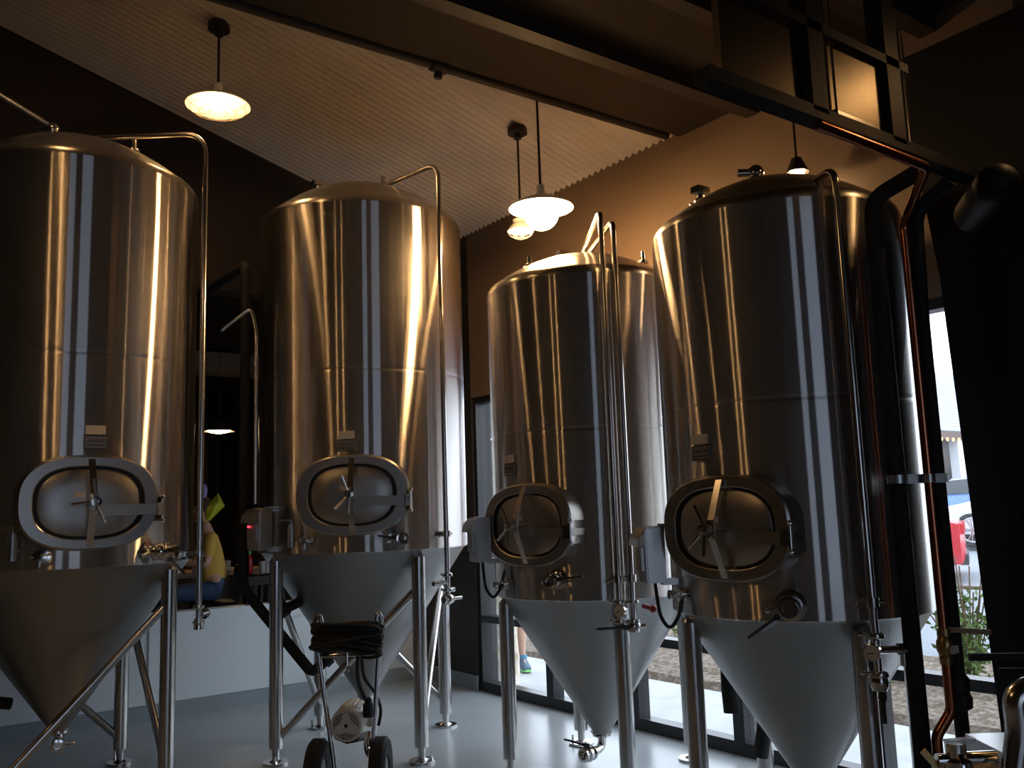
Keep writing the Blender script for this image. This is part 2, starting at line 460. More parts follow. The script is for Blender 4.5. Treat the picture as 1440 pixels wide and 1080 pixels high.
# small lamp over tank four
L = root('ceiling_lamp', (4.45,3.112,3.52), 'small round warm lamp just above the top of the rightmost tank', 'lamp')
b = B(); cyl(b, (4.45,3.112,3.58), (4.45,3.112,roofz(4.45)-.01), .008, n=8); part('stem', b, LAMPMET, L)
b = B(); lathe(b, [(.0,.12),(.03,.11),(.055,.05),(.07,.02),(.068,.018),(.05,.05),(.0,.09)], (4.45,3.112,3.52), n=28); part('housing', b, LAMPMET, L)
b = B(); sphere(b, (4.45,3.112,3.55), .045, 18, 12, (1,1,.7)); part('bulb', b, BULBSM, L)
# far pendant in the bar
L = root('bar_pendant_lamp', (3.578,11,2.66), 'wide pendant lamp glowing in the dark bar, between the two left-hand tanks', 'lamp')
b = B(); lathe(b, [(.02,.30),(.03,.22),(.16,.18),(.19,.12),(.19,.02),(.185,.02),(.18,.11),(.15,.165),(.0,.19)], (3.578,11,2.66), n=32); part('shade', b, LAMPMET, L)
b = B(); cyl(b, (3.578,11,2.95), (3.578,11,3.55), .01, n=8); part('stem', b, LAMPMET, L)
b = B(); sphere(b, (3.578,11,2.715), .075, 18, 12, (2.1,2.1,.8)); part('bulb', b, emis('bar_bulb', (1,.66,.32), 40), L)

# ------------------------------------------------------------------ tanks
def frame(c, ang, r, z):
    a = math.radians(ang); n = V((math.cos(a), math.sin(a), 0)); u = V((0,0,1)).cross(n)
    o = V((c[0], c[1], z))+n*r
    return o, u, V((0,0,1)), n

def FM(o, u, v, n):
    M = Matrix((u, v, n)).transposed().to_4x4(); M.translation = o
    return M

def sup(a, bb, t, e=2.6):
    c, s = math.cos(t), math.sin(t)
    return a*math.copysign(abs(c)**(2/e), c), bb*math.copysign(abs(s)**(2/e), s)

def oval(bm, rings, M, n=72, close=None):
    """rings: list of functions t->(x,y,w) in a local frame, lofted"""
    R = [[bm.verts.new(M @ V(f(2*PI*k/n))) for k in range(n)] for f in rings]
    for A, C in zip(R, R[1:]):
        for k in range(n): bm.faces.new((A[k], A[(k+1)%n], C[(k+1)%n], C[k]))
    if close: bm.faces.new(R[-1])

def handle(parent, o, d, L=.13, w=.028, mat=GRIP, name='handle', grow=.7):
    """tapered lever from o along d"""
    d = V(d).normalized(); b = B()
    side = d.cross(V((0,0,1)))
    if side.length < .2: side = d.cross(V((1,0,0)))
    side.normalize(); k = d.cross(side)
    rings = []
    for t, ww, tt in ((-.012, w*.9, .024), (.02, w*1.05, .026), (.03, w*grow, .013), (L*.6, w*grow*.9, .012), (L, w*grow*1.05, .011)):
        p = V(o)+d*t
        rings.append([p+side*i*ww/2+k*j*tt/2 for i, j in ((-1,-1),(1,-1),(1,1),(-1,1))])
    loft(b, rings); bmesh.ops.bevel(b, geom=list(b.edges), offset=.0025, segments=1, affect='EDGES')
    return part(name, b, mat, parent)

def valve(tank, c, ang, R, z, s=1., hd=(1,0), hlen=.13, ferrule=True, name='valve', reach=.15, side=0.):
    """tri-clamp butterfly valve on the shell; hd = handle direction in (right, up)"""
    o, u, v, n = frame(c, ang, R-.01, z); d = (n+u*side).normalized()
    b = B()
    lathe(b, [(.0,-.004),(.058*s,-.004),(.058*s,.010),(.030*s,.014),(.026*s,.03),(.026*s,.045),(.042*s,.047),(.044*s,.055),(.042*s,.063),
              (.034*s,.066),(.040*s,.075),(.043*s,.09),(.040*s,.105),(.034*s,.113),(.042*s,.116),(.044*s,.124),(.042*s,.132),(.030*s,.134),(.028*s,reach),(.034*s,reach),(.034*s,reach+.008),
              (.022*s,reach+.008),(.021*s,reach-.02),(.0,reach-.02)], o, d, n=28)
    vb = part(name, b, CHROME, tank)
    # clamp wing nut
    b = B(); p = o+d*.055-u*.045*s
    cyl(b, p, p-u*.03*s+V((0,0,-.015)), .006*s, n=8); sphere(b, p-u*.034*s+V((0,0,-.017)), .011*s, 10, 6); part('wing_nut', b, CHROME, vb)
    hd3 = (u*hd[0]+V((0,0,hd[1]))+n*.15).normalized()
    st = o+d*.09+hd3*.045*s
    b = B(); cyl(b, o+d*.09, st+hd3*.004, .012*s, n=12); part('valve_stem', b, CHROME, vb)
    if hlen: 
        handle(vb, st, hd3, hlen)
        hb = B(); q = st+V((0,0,-.018))+n*.012; bar(hb, q+hd3*.01, q+hd3*hlen*.55, .010, .004, u if abs(hd[0])<.5 else V((0,0,1))); part('trigger', hb, TUBE, vb)
    return vb

def sample_valve(tank, c, ang, R, z, s=1.):
    o, u, v, n = frame(c, ang, R-.01, z); b = B()
    lathe(b, [(0,-.004),(.05*s,-.004),(.05*s,.008),(.02*s,.012),(.02*s,.03),(.034*s,.032),(.034*s,.044),(.016*s,.046),(.016*s,.075),(.022*s,.08),(.022*s,.095),(0,.097)], o, n, 24)
    vb = part('sample_valve', b, CHROME, tank)
    b = B(); q = o+n*.065; cyl(b, q, q+V((0,0,-.055)), .010*s, .008*s, n=12); cyl(b, q-u*.04, q+u*.045+V((0,0,.012)), .005, n=8); sphere(b, q+u*.05+V((0,0,.014)), .010, 10, 6); part('spigot', b, CHROME, vb)
    return vb

def clamp(b, p, d, r):
    lathe(b, [(0,-.014),(r*1.25,-.014),(r*1.75,-.008),(r*1.8,0),(r*1.75,.008),(r*1.25,.014),(0,.014)], p, d, 20)
    dd, a, c = axes(d); q = V(p)+a*r*1.75
    cyl(b, q, q+a*.03, .005, n=8); sphere(b, q+a*.034, .010, 8, 6, (1,1,1.2))

def tank(c, R, zl, zs, zt, zd, label, mwang, mwz, mws, legs, legr, footz, rb, braces, conez, plate):
    T = root('fermentation_tank', (c[0], c[1], 0), label, 'tank', 'stainless conical fermentation tanks')
    cx, cy = c; o0 = (cx, cy, 0)
    n = 128
    # shell: two courses with a weld between
    b = B(); lathe(b, [(R-.010,zl-.006),(R,zl),(R,zl+.006),(R,zl+.02),(R,zs-.022),(R,zs-.010),(R-.003,zs-.004),(R-.003,zs+.004),(R,zs+.010),(R,zs+.022),(R,zt-.02),(R,zt-.006),(R,zt)], o0, n=n)
    part('shell', b, STEEL, T, smooth=50)
    b = B(); kr = .07; pr = [(R,zt)]
    for k in range(1,9):
        t = k/8*PI/2*.78; pr.append((R-kr+kr*math.cos(t), zt+kr*math.sin(t)))
    r1, h1 = pr[-1]
    for k in range(1,13):
        q = k/12; rr = r1*(1-q); pr.append((rr if k < 12 else 0, h1+(zd-h1)*(1-(rr/r1)**2)))
    lathe(b, pr, o0, n=n); part('top_dome', b, DOME, T, smooth=60)
    b = B(); rn = .062
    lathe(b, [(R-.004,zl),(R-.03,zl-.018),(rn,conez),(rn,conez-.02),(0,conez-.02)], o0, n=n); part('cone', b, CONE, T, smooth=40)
    # legs
    pos = []
    for k in range(4):
        a = math.radians(legs+90*k); x, y = cx+legr*math.cos(a), cy+legr*math.sin(a); pos.append((x, y))
        # leg head tucks into the cone, just inside the lip
        ztop = zl-.03
        b = B(); cyl(b, (x,y,.095), (x,y,ztop-.02), .046, n=28); cyl(b, (x,y,ztop-.02), (x,y,ztop), .046, .030, n=28)
        lg = part('leg', b, LEG, T)
        b = B(); cyl(b, (x,y,.022), (x,y,.098), .024, n=18); cyl(b, (x,y,.0), (x,y,.014), .085, n=32); cyl(b, (x,y,.014), (x,y,.026), .045, .03, n=24)
        part('foot', b, LEG, lg)
        b = B(); ax = math.radians(legs+90*k+60); q = (x+.062*math.cos(ax), y+.062*math.sin(ax))
        cyl(b, (*q,.01), (*q,.06), .007, n=8); cyl(b, (*q,.014), (*q,.026), .013, n=6); part('anchor_bolt', b, CHROME, lg)
    for i, j, z0, z1 in braces:
        b = B(); p = V((*pos[i], z0)); q = V((*pos[j], z1)); cyl(b, p, q, .024, n=18); part('brace', b, LEG, T)
    # manway
    o, u, v, nn = frame(c, mwang, 0, mwz); M = FM(o, u, v, nn); s = mws; e = R+.025*s
    def shellw(a, bb):
        def f(t):
            x, y = sup(a*s, bb*s, t); return (x, y, math.sqrt(max(R*R-x*x, .01))-.004)
        return f
    def flat(a, bb, w):
        return lambda t: (*sup(a*s, bb*s, t), w)
    b = B(); oval(b, [shellw(.378,.276), shellw(.368,.266), flat(.362,.260,e-.010), flat(.352,.251,e), flat(.292,.207,e), flat(.286,.202,e-.004), flat(.286,.202,e-.05)], M)
    mw = part('manway', b, COLLAR, T, smooth=28)
    b = B(); oval(b, [flat(.285,.201,e-.025), flat(.24,.17,e-.025)], M); part('gasket', b, RUBBER, mw)
    b = B(); oval(b, [flat(.262,.186,e-.035), flat(.262,.186,e-.016), flat(.256,.180,e-.012), flat(.15,.10,e-.006), flat(.05,.035,e-.004)], M, close=True); part('door', b, PLATE, mw, smooth=50)
    def W(x, y, w): return M @ V((x*s, y*s, w))
    # crossbar (bowed strongback), hub, spokes
    b = B(); bar(b, W(0,.238,e+.006), W(0,.03,e+.105*s), .036*s, .010, u); bar(b, W(0,-.238,e+.006), W(0,-.03,e+.105*s), .036*s, .010, u); bar(b, W(0,.045,e+.105*s), W(0,-.045,e+.105*s), .045*s, .014, u)
    part('crossbar', b, TUBE, mw)
    b = B(); cyl(b, W(0,0,e-.01), W(0,0,e+.17*s), .013*s, n=14); lathe(b, [(0,0),(.027*s,0),(.027*s,.035*s),(.014*s,.037*s),(.014*s,.005)], W(0,0,e+.145*s), nn, 20)
    for a in (98, 186, 292) if mwang > -100 else (110, 225, 268):
        t = math.radians(a); L = .125
        cyl(b, W(.02*math.cos(t), .02*math.sin(t), e+.163*s), W(L*math.cos(t), L*math.sin(t), e+.175*s), .0085*s, n=10)
    part('handwheel', b, TUBE, mw)
    # hinge arm on the right
    b = B(); y = -.045
    bar(b, W(.05,y,e+.05*s), W(.34,y,e+.05*s), .062*s, .012, v); bar(b, W(.05,y,e+.05*s), W(.05,y,e-.008), .062*s, .012, v); part('hinge_arm', b, PLATE, mw)
    b = B()
    xh = .365; wsh = math.sqrt(R*R-(xh*s)**2)
    bar(b, W(.34,y,e+.05*s), W(.375,y,e+.03*s), .075*s, .02, v)
    cyl(b, W(.378,y-.062,e+.03*s), W(.378,y+.062,e+.03*s), .010*s, n=12)
    sphere(b, W(.378,y+.066,e+.03*s), .016*s, 10, 8); sphere(b, W(.378,y-.066,e+.03*s), .016*s, 10, 8)
    for yy in (y+.045, y-.045): bar(b, W(.378,yy,e+.03*s), W(.36,yy,wsh-.02), .05*s, .010, v)
    part('hinge', b, CHROME, mw)
    b = B(); cbox(b, (-.055*s,.045*s,e-.002), (.055*s,.030*s,.006), M); part('door_sticker', b, PAPER, mw, label='small tan sticker')
    # nameplates above the manway
    pa, pz = plate; o, u, v, nn = frame(c, pa, R+.001, pz); M2 = FM(o, u, v, nn)
    b = B(); cbox(b, (0,-.012,.002), (.125*s,.072*s,.006), M2); np_ = part('nameplate', b, DARKPLATE, T)
    b = B(); cbox(b, (0,.058*s,.003), (.105*s,.05*s,.006), M2); part('sticker', b, PAPER, np_, label='pale sticker above the nameplate')
    b = B()
    for yy, xx0, xx1, hh in ((.024,-.056,.056,.0022),(-.046,-.056,.056,.0022),(-.028,-.045,.045,.003)):
        box(b, (xx0*s,yy*s-hh,.0045), (xx1*s,yy*s+hh,.0062), M2)
    for xx in (-.056,.054): box(b, (xx*s,-.046*s,.0045), (xx*s+.003,.024*s,.0062), M2)
    for k in range(9):
        x0 = -.046+.0104*k; h = .007+.006*((k*7)%3)
        box(b, (x0*s,-.012*s,.0045), ((x0+.0055)*s,(-.012+h)*s,.0062), M2)
    part('engraving', b, INK, np_)
    # small fittings on the dome
    return T

def lb(deg, r, c): return V((c[0]+r*math.cos(math.radians(deg)), c[1]+r*math.sin(math.radians(deg)), 0))

c1 = (1.0734,6.2145); c2 = (3.0310,6.0160); c3 = (3.8612,4.4397); c4 = (3.8911,2.9079)
RA, RBb = .7504, .6356
# leg order: 0=front-left 1=front-right 2=back-right 3=back-left
br = [(0,1,.14,1.12), (2,1,1.15,.16), (3,2,1.15,.16), (0,3,1.15,.16)]
LT1 = 'leftmost steel conical tank, cut by the photo edge, manway facing front'
LT2 = 'second steel conical tank from the left, standing behind the pump cart'
LT3 = 'centre steel conical tank under the dazzling lamp, third from the left'
LT4 = 'rightmost and nearest steel conical tank, beside the copper pipe'
T1 = tank(c1, RA, 1.365, 2.572, 3.74, 4.10, LT1, -91, 1.722, 1.0, -133, .69, 0, .024, br, .40, (-89.5,2.07))
T2 = tank(c2, RA, 1.365, 2.572, 3.74, 4.10, LT2, -122.5, 1.735, 1.0, -176, .69, 0, .024, br, .345, (-125.4,2.07))
T3 = tank(c3, RBb, 1.076, 2.064, 3.00, 3.27, LT3, -167.5, 1.510, .93, 153, .58, 0, .024, [], .225, (179.5,1.857))
T4 = tank(c4, RBb, 1.076, 2.064, 3.00, 3.30, LT4, -171.8, 1.485, .93, 152, .58, 0, .024, [], .225, (178,1.852))

def control_box(T, c, ang, R, z, led=True, hood=True, bracket=True, loop=True, s=1.):
    o, u, v, n = frame(c, ang, R+.125, z); M = FM(o, u, v, n)
    b = B(); cbox(b, (0,0,0), (.15*s,.27*s,.10), M); bmesh.ops.bevel(b, geom=list(b.edges), offset=.006, segments=2, affect='EDGES')
    bx = part('control_box', b, BOXM, T)
    b = B(); cbox(b, (0,-.02,.058), (.095*s,.11*s,.018), M); part('panel', b, PLATE, bx)
    b = B()   # hood sheet curving from the shell out over the box
    pts = [(-.14,.135),(-.02,.140),(.05,.128),(.082,.095),(.092,.05)]
    R1 = [[M @ V((x,y*s,w)) for w, y in pts] for x in (-.085*s,.085*s)]
    for dy in (0,):
        A = [b.verts.new(p) for p in R1[0]]; C = [b.verts.new(p) for p in R1[1]]
        for i in range(len(pts)-1): b.faces.new((A[i], A[i+1], C[i+1], C[i]))
        A2 = [b.verts.new(p+V((0,0,-.004))) for p in R1[0]]; C2 = [b.verts.new(p+V((0,0,-.004))) for p in R1[1]]
        for i in range(len(pts)-1): b.faces.new((A2[i], C2[i], C2[i+1], A2[i+1]))
    part('hood', b, BOXM, bx)
    b = B()
    box(b, (-.025,-.15*s,-.150), (.025,.15*s,-.142), M); box(b, (-.025,.118*s,-.143), (.025,.15*s,-.045), M); box(b, (-.025,-.15*s,-.143), (.025,-.118*s,-.045), M)
    part('bracket', b, BOXM, bx)
    if led:
        b = B(); lathe(b, [(.0,.014),(.005,.011),(.007,0),(0,0)], M @ V((-.02,.02,.067)), n, 14); part('indicator', b, LED, bx, label='small glowing red light')
    if loop:
        b = B(); p0 = M @ V((.03,-.13*s,0)); p1 = M @ V((.02,-.30*s,-.02)); p2 = M @ V((.07,-.36*s,-.05)); p3 = M @ V((.12,-.30*s,-.08)); p4 = M @ V((.11,-.19*s,-.115))
        tube(b, fillet([p0,p1,p2,p3,p4], .08), .009, n=10); part('cable', b, RUBBER, bx)
    return bx
control_box(T1, c1, -160, RA, 1.53, led=False)
control_box(T2, c2, -168, RA, 1.53, loop=False)
control_box(T3, c3, 163.5, RBb, 1.43, led=False)
control_box(T4, c4, 152, RBb, 1.36, led=False)

def thermowell(T, c, ang, R, z):
    o, u, v, n = frame(c, ang, R-.005, z); b = B()
    cyl(b, o, o+n*.06, .014, n=12); cyl(b, o+n*.06+V((0,0,-.05)), o+n*.06+V((0,0,.08)), .024, n=20); cyl(b, o+n*.06+V((0,0,.08)), o+n*.06+V((0,0,.10)), .018, n=16)
    tube(b, fillet([o+n*.06+V((0,0,.09)), o+n*.06+V((0,0,.125)), o+n*.05-u*.10+V((0,0,.125)), o-u*.16+V((0,0,.12))], .03), .006, n=8)
    part('temperature_probe', b, PLATE, T)
thermowell(T1, c1, -118, RA, 1.47); thermowell(T2, c2, -152.5, RA, 1.46)

sample_valve(T1, c1, -108.5, RA, 1.436); sample_valve(T2, c2, -145.1, RA, 1.45); sample_valve(T3, c3, 172, RBb, 1.16, .9); sample_valve(T4, c4, 160, RBb, 1.17)
valve(T1, c1, -64.5, RA, 1.432, 1.15, (.72,-.7), .15, reach=.17, side=.5)
valve(T2, c2, -100.6, RA, 1.444, 1.0, (-.98,.15), .12, reach=.15)
valve(T3, c3, -150.3, RBb, 1.20, 1.0, (.98,.12), .15, reach=.15)
valve(T4, c4, -146.9, RBb, 1.145, 1.2, (-.82,-.58), .17, reach=.15)

# racking outlet on the bottom of each cone
def outlet(T, c, conez, kind):
    cx, cy = c; z = conez-.02; b = B(); o = V((cx,cy,z))
    clamp(b, o+V((0,0,-.01)), (0,0,1), .032)
    d = (V((0,0,0))-V((cx,cy,0))).normalized(); s = V((0,0,1)).cross(d)
    if kind == 'elbow':
        d2 = (d*.75-s*.66).normalized()
        pts = fillet([o, o+V((0,0,-.085)), o+V((0,0,-.10))+d2*.09], .06)
        tube(b, pts, .026, n=18); e = o+V((0,0,-.10))+d2*.09
        lathe(b, [(0,0),(.042,0),(.044,.01),(.034,.018),(.044,.028),(.048,.045),(.044,.062),(.034,.072),(.044,.08),(.042,.092),(.026,.094),(.024,.06),(0,.06)], e, d2, 26)
        ov = part('drain_valve', b, CHROME, T)
        hh = (V((0,0,1))*.25-s*.95).normalized()
        h = handle(ov, e+d2*.045+V((0,0,.05)), hh, .15)
        bb_ = B(); bar(bb_, e+d2*.045+V((0,0,.028))+hh*.03, e+d2*.045+V((0,0,.02))+hh*.12, .012, .004, V((0,0,1))); part('trigger', bb_, TUBE, ov)
    elif kind == 'down':
        cyl(b, o, o+V((0,0,-.14)), .028, n=20); clamp(b, o+V((0,0,-.10)), (0,0,1), .030)
        part('drain_valve', b, CHROME, T)
    else:
        tube(b, fillet([o, o+V((0,0,-.06)), o+V((0,0,-.075))+d*.05], .04), .024, n=16); e = o+V((0,0,-.075))+d*.05
        lathe(b, [(0,0),(.040,0),(.042,.012),(.034,.02),(.046,.03),(.046,.05),(.040,.06),(.025,.062),(.023,.03),(0,.03)], e, d, 26)
        ov = part('drain_valve', b, CHROME, T)
        bb_ = B(); q = e+d*.03+s*.05; cyl(bb_, q-s*.01, q+s*.03, .008, n=10); sphere(bb_, q+s*.035, .013, 10, 6); part('wing_nut', bb_, CHROME, ov)
outlet(T1, c1, .40, 'short'); outlet(T2, c2, .345, 'down'); outlet(T3, c3, .225, 'elbow'); outlet(T4, c4, .225, 'elbow')

# clean-in-place pipes
def ziplow(ang, r, c, z): p = lb(ang, r, c); p.z = z; return p
def cip(T, c, R, ang, r, zb, zh, rad, rp=.019, inner=.1, name='cip_pipe', zi=None):
    top = ziplow(ang, r, c, zh); low = ziplow(ang, r, c, zb); inn = ziplow(ang, inner, c, zi if zi else zh-.0)
    b = B(); tube(b, fillet([inn, top, low], rad, 12), rp, n=16)
    return part(name, b, TUBE, T)
def standoff(p, c, R, z, ang, r):
    b = B(); o, u, v, n = frame(c, ang, R-.005, z); q = ziplow(ang, r, c, z)
    bar(b, o, q, .03, .008, v); lathe(b, [(.022,-.02),(.030,-.02),(.030,.02),(.022,.02)], q, (0,0,1), 18)
    cyl(b, q+u*.028, q+u*.055, .006, n=8); cyl(b, q-u*.02, q-u*.07+V((0,0,-.02)), .006, n=8)
    part('pipe_clamp', b, CHROME, p)
def gauge(p, o, d):
    b = B(); lathe(b, [(0,0),(.036,0),(.036,.026),(.032,.028),(.032,.024),(0,.024)], o, d, 26); g = part('pressure_gauge', b, CHROME, p)
    b = B(); lathe(b, [(.0315,.0245),(.0,.0255)], o, d, 26); part('dial', b, DIAL, g)
    b = B(); dd, a, c_ = axes(d); bar(b, V(o)+dd*.0275-a*.008, V(o)+dd*.0275+a*.02+c_*.008, .004, .002, c_); part('needle', b, INK, g)

p1 = cip(T1, c1, RA, -37.5, .845, .98, 4.13, .16, .018, -.05)
standoff(p1, c1, RA, 1.40, -37.5, .845)
b = B(); q = ziplow(-37.5, .845, c1, 1.08); clamp(b, q, (0,0,1), .02); clamp(b, ziplow(-37.5,.845,c1,.985), (0,0,1), .02)
o, u, v, n = frame(c1, -37.5, .845, 1.03); cyl(b, o, o+u*.08, .018, n=14); lathe(b, [(0,0),(.036,0),(.036,.014),(0,.014)], o+u*.08, u, 20); cyl(b, o+V((0,0,-.02)), o+V((0,0,-.085)), .026, .03, n=18)
part('tee_fitting', b, CHROME, p1)
p2 = cip(T2, c2, RA, -77, .845, 1.02, 4.06, .12, .018, .30, zi=4.05)
standoff(p2, c2, RA, 1.46, -77, .845)
b = B(); clamp(b, ziplow(-77,.845,c2,1.19), (0,0,1), .02); clamp(b, ziplow(-77,.845,c2,1.09), (0,0,1), .02)
o, u, v, n = frame(c2, -77, .845, 1.03); cyl(b, o, o+u*.13, .011, n=12); sphere(b, o, .038, 18, 12); cyl(b, o-u*.04, o+u*.04, .026, n=16); cyl(b, o+V((0,0,.11)), o+V((0,0,.11))-u*.13, .017, n=12)
cyl(b, o+V((0,0,.06))+u*.02, o+V((0,0,.06))+u*.06, .016, n=12)
part('tee_fitting', b, CHROME, p2)
for ang, rr, hz, inner, nm in ((-120.5,.72,3.35,.10,'cip_pipe'),(-114.5,.72,3.29,.20,'blow_off_pipe')):
    q_ = cip(T3, c3, RBb, ang, rr, .96, hz, .07, .017, inner, nm, zi=3.27 if nm == 'cip_pipe' else 3.24)
    standoff(q_, c3, RBb, 1.20, ang, rr)
    for zz in (1.07,.965): b = B(); clamp(b, ziplow(ang,rr,c3,zz), (0,0,1), .021); part('clamp', b, CHROME, q_)
    if nm == 'cip_pipe':
        o, u, v, n = frame(c3, ang, rr+.02, 1.03); gauge(q_, o+n*.03-u*.005, (n*.8-u*.6))
        p3 = q_
    else:
        o, u, v, n = frame(c3, ang, rr, .935); b = B(); lathe(b, [(0,-.03),(.032,-.03),(.04,-.01),(.04,.01),(.032,.03),(0,.03)], o, (0,0,1), 22); cyl(b, o, o+u*.07, .012, n=12)
        vb = part('valve', b, CHROME, q_); handle(vb, o-u*.05+n*.02, -u, .17, .030)
        b = B(); cyl(b, o+u*.06+V((0,0,.11)), o+u*.12+V((0,0,.09)), .014, n=10); sphere(b, o+u*.12+V((0,0,.09)), .022, 12, 8); part('knob', b, REDPL, q_, label='dark red knob')
for ang, rr, hz, inner, nm in ((-119,.715,3.10,.46,'cip_pipe'),):
    q_ = cip(T4, c4, RBb, ang, rr, .80, hz, .08, .018, inner, nm, zi=3.12)
    standoff(q_, c4, RBb, 1.16, ang, rr)
    o, u, v, n = frame(c4, ang, rr, .96); b = B()
    b2 = B(); clamp(b2, ziplow(ang,rr,c4,1.02), (0,0,1), .022); part('clamp', b2, CHROME, q_); b2 = B(); clamp(b2, ziplow(ang,rr,c4,.86), (0,0,1), .024); part('clamp', b2, CHROME, q_); cyl(b, o+u*.0, o+u*.10, .016, n=14)
    b2 = B(); lathe(b2, [(0,-.035),(.03,-.035),(.04,-.012),(.04,.012),(.03,.035),(0,.035)], ziplow(ang,rr,c4,.83), (0,0,1), 22); part('valve', b2, CHROME, q_)
    cyl(b, o+u*.10, o+u*.14, .024, n=16); cyl(b, o+u*.12, o+u*.12+V((0,0,-.07)), .014, n=12)
    part('tee_fitting', b, CHROME, q_); gauge(q_, o+n*.03-u*.03, (n*.75-u*.66))
    handle(q_, ziplow(ang,rr,c4,.79)+V((0,0,-.01))+u*.01, (0,0,-1), .12, .028)
    b = B(); cyl(b, o+u*.14, o+u*.17, .012, n=10); sphere(b, o+u*.18, .016, 10, 8); part('cap', b, BRASS, q_, label='brass cap')

b = B(); tube(b, fillet([(1.98,6.06,2.89),(2.165,6.0,3.06),(2.20,5.987,2.90),(2.20,5.987,1.70)], .05, 8), .013, n=14); part('blow_off_pipe', b, TUBE, T2)
b = B(); tube(b, fillet([(.92,6.24,4.05),(.92,6.24,4.18),(.30,6.30,4.50),(-.6,6.4,4.97)], .05, 8), .022, n=16); part('supply_pipe', b, PLATE, T1)
# fittings on the domes
def topfit(T, c, ang, r, z, h, s=1., kind=0):
    p = ziplow(ang, r, c, z); b = B()
    cyl(b, p, p+V((0,0,h)), .02*s, n=16); clamp(b, p+V((0,0,h*.55)), (0,0,1), .021*s)
    if kind == 1: d = V((-.8,.6,0)); cyl(b, p+V((0,0,h)), p+V((0,0,h))+d*.10, .018*s, n=12); sphere(b, p+V((0,0,h)), .034*s, 14, 8)
    if kind == 2: cbox(b, p+V((0,0,h+.015)), (.09*s,.06*s,.035))
    part('dome_fitting', b, CHROME, T)
topfit(T1, c1, 171, .16, 4.06, .11, 1.3, 1); topfit(T1, c1, -11, .33, 3.99, .19, 1.1)
topfit(T2, c2, 155, .32, 4.0, .11, 1.1, 2); topfit(T2, c2, -27, .17, 4.06, .14, .9)
topfit(T3, c3, 140, .34, 3.16, .13, .9); topfit(T3, c3, -43, .42, 3.12, .16, .9); topfit(T3, c3, 140, .12, 3.24, .05, .8, 2)
topfit(T4, c4, 129, .36, 3.19, .10, 1.0, 2); topfit(T4, c4, 120, .06, 3.28, .09, 1.3, 1)

# ------------------------------------------------------------------ black insulated coolant lines
def insulated(name, pts, r, label, rad=.08, group=None):
    b = B(); tube(b, fillet(pts, rad, 6), r, n=18)
    o = part(name, b, INSUL, None, smooth=60); tag(o, label, 'pipe', group); return o
o = insulated('insulated_pipe', [(2.197,7.45,3.42),(2.197,6.201,3.42),(2.197,6.201,1.13),(2.58,5.925,.55),(2.70,5.915,.64)], .036, 'black insulated coolant pipe bending down to the cone of the second tank', .05)
b = B(); lathe(b, [(0,0),(.05,0),(.05,.05),(.03,.052),(.03,.09),(0,.09)], (2.665,5.918,.615), (.8,-.1,.6), 20); part('collar', b, RUBBER, o)
b = B(); tube(b, fillet([(2.36,6.09,.905),(2.42,6.03,.98),(2.53,6.02,1.02)], .03), .034, n=16); lathe(b, [(.045,0),(.045,.06)], (2.40,6.05,.955), (.6,-.4,.5), 18); part('branch', b, INSUL, o)
o = insulated('insulated_pipe', [(.30,6.05,1.1),(.66,6.10,.62),(.80,6.12,.585)], .034, 'black insulated coolant pipe stub on the cone of the leftmost tank')
o = insulated('insulated_pipe', [(4.02,3.50,.88),(4.0,3.51,.62),(4.0,3.50,.45)], .042, 'black insulated pipe stub behind the cone of the rightmost tank')
o = insulated('insulated_pipe', [(4.13,3.33,.58),(4.11,3.37,.36),(4.10,3.40,.22)], .042, 'lower black insulated pipe stub behind the cone of the rightmost tank')
pA = insulated('insulated_pipe', [(3.683,1.95,3.01),(3.683,2.198,2.95),(3.683,2.198,0)], .037, 'tall black insulated pipe just left of the copper pipe')
pB = insulated('insulated_pipe', [(3.95,1.96,3.02),(3.945,2.14,2.93),(3.93,2.152,2.4),(3.93,2.152,.80)], .034, 'tall black insulated pipe just right of the copper pipe')
b = B(); lathe(b, [(.036,0),(.052,.01),(.055,.05),(.045,.07),(.05,.09),(.05,.13),(.036,.15)], (3.93,2.152,.68), (0,0,1), 22); part('flange', b, RUBBER, pB)
b = B(); cyl(b, (3.93,2.152,0), (3.93,2.152,.69), .03, n=16); part('lower_pipe', b, INSUL, pB)
# copper pipe
cp = root('copper_pipe', (3.79,2.115,.55), 'long copper pipe running overhead then down past the rightmost tank', 'pipe')
b = B(); tube(b, fillet([(2.823,1.87,2.985),(3.574,1.87,2.973),(3.795,2.118,2.83),(3.797,2.118,1.0)], .03, 5), .0205, n=18)
part('riser', b, COPPER, cp)
b = B(); tube(b, fillet([(3.797,2.118,.93),(3.797,2.118,.70),(3.735,2.16,.60),(3.735,2.16,.42)], .025, 5), .0225, n=18); part('lower_elbow', b, COPPER, cp)
b = B(); lathe(b, [(.0,-.075),(.026,-.075),(.028,-.045),(.024,-.04),(.034,-.02),(.036,0),(.034,.02),(.024,.04),(.028,.045),(.028,.075),(0,.075)], (3.797,2.118,.965), (0,0,1), 22)
cv = part('ball_valve', b, BRASS, cp)
b = B(); bar(b, (3.80,2.10,1.035), (3.93,1.985,1.02), .022, .006, (0,0,1)); part('lever', b, pbr('tan_lever', (.35,.22,.12), .5), cv)
b = B(); cbox(b, (3.79,2.075,.955), (.05,.012,.03)); part('tag', b, PAPER, cv, label='white tag')
st = root('strut_clamp', (3.76,2.14,1.66), 'short steel strut clamping the copper and black pipes together', 'clamp')
b = B(); M = FM(V((3.76,2.125,1.678)), V((.806,-.592,0)), V((0,0,1)), V((-.592,-.806,0)))
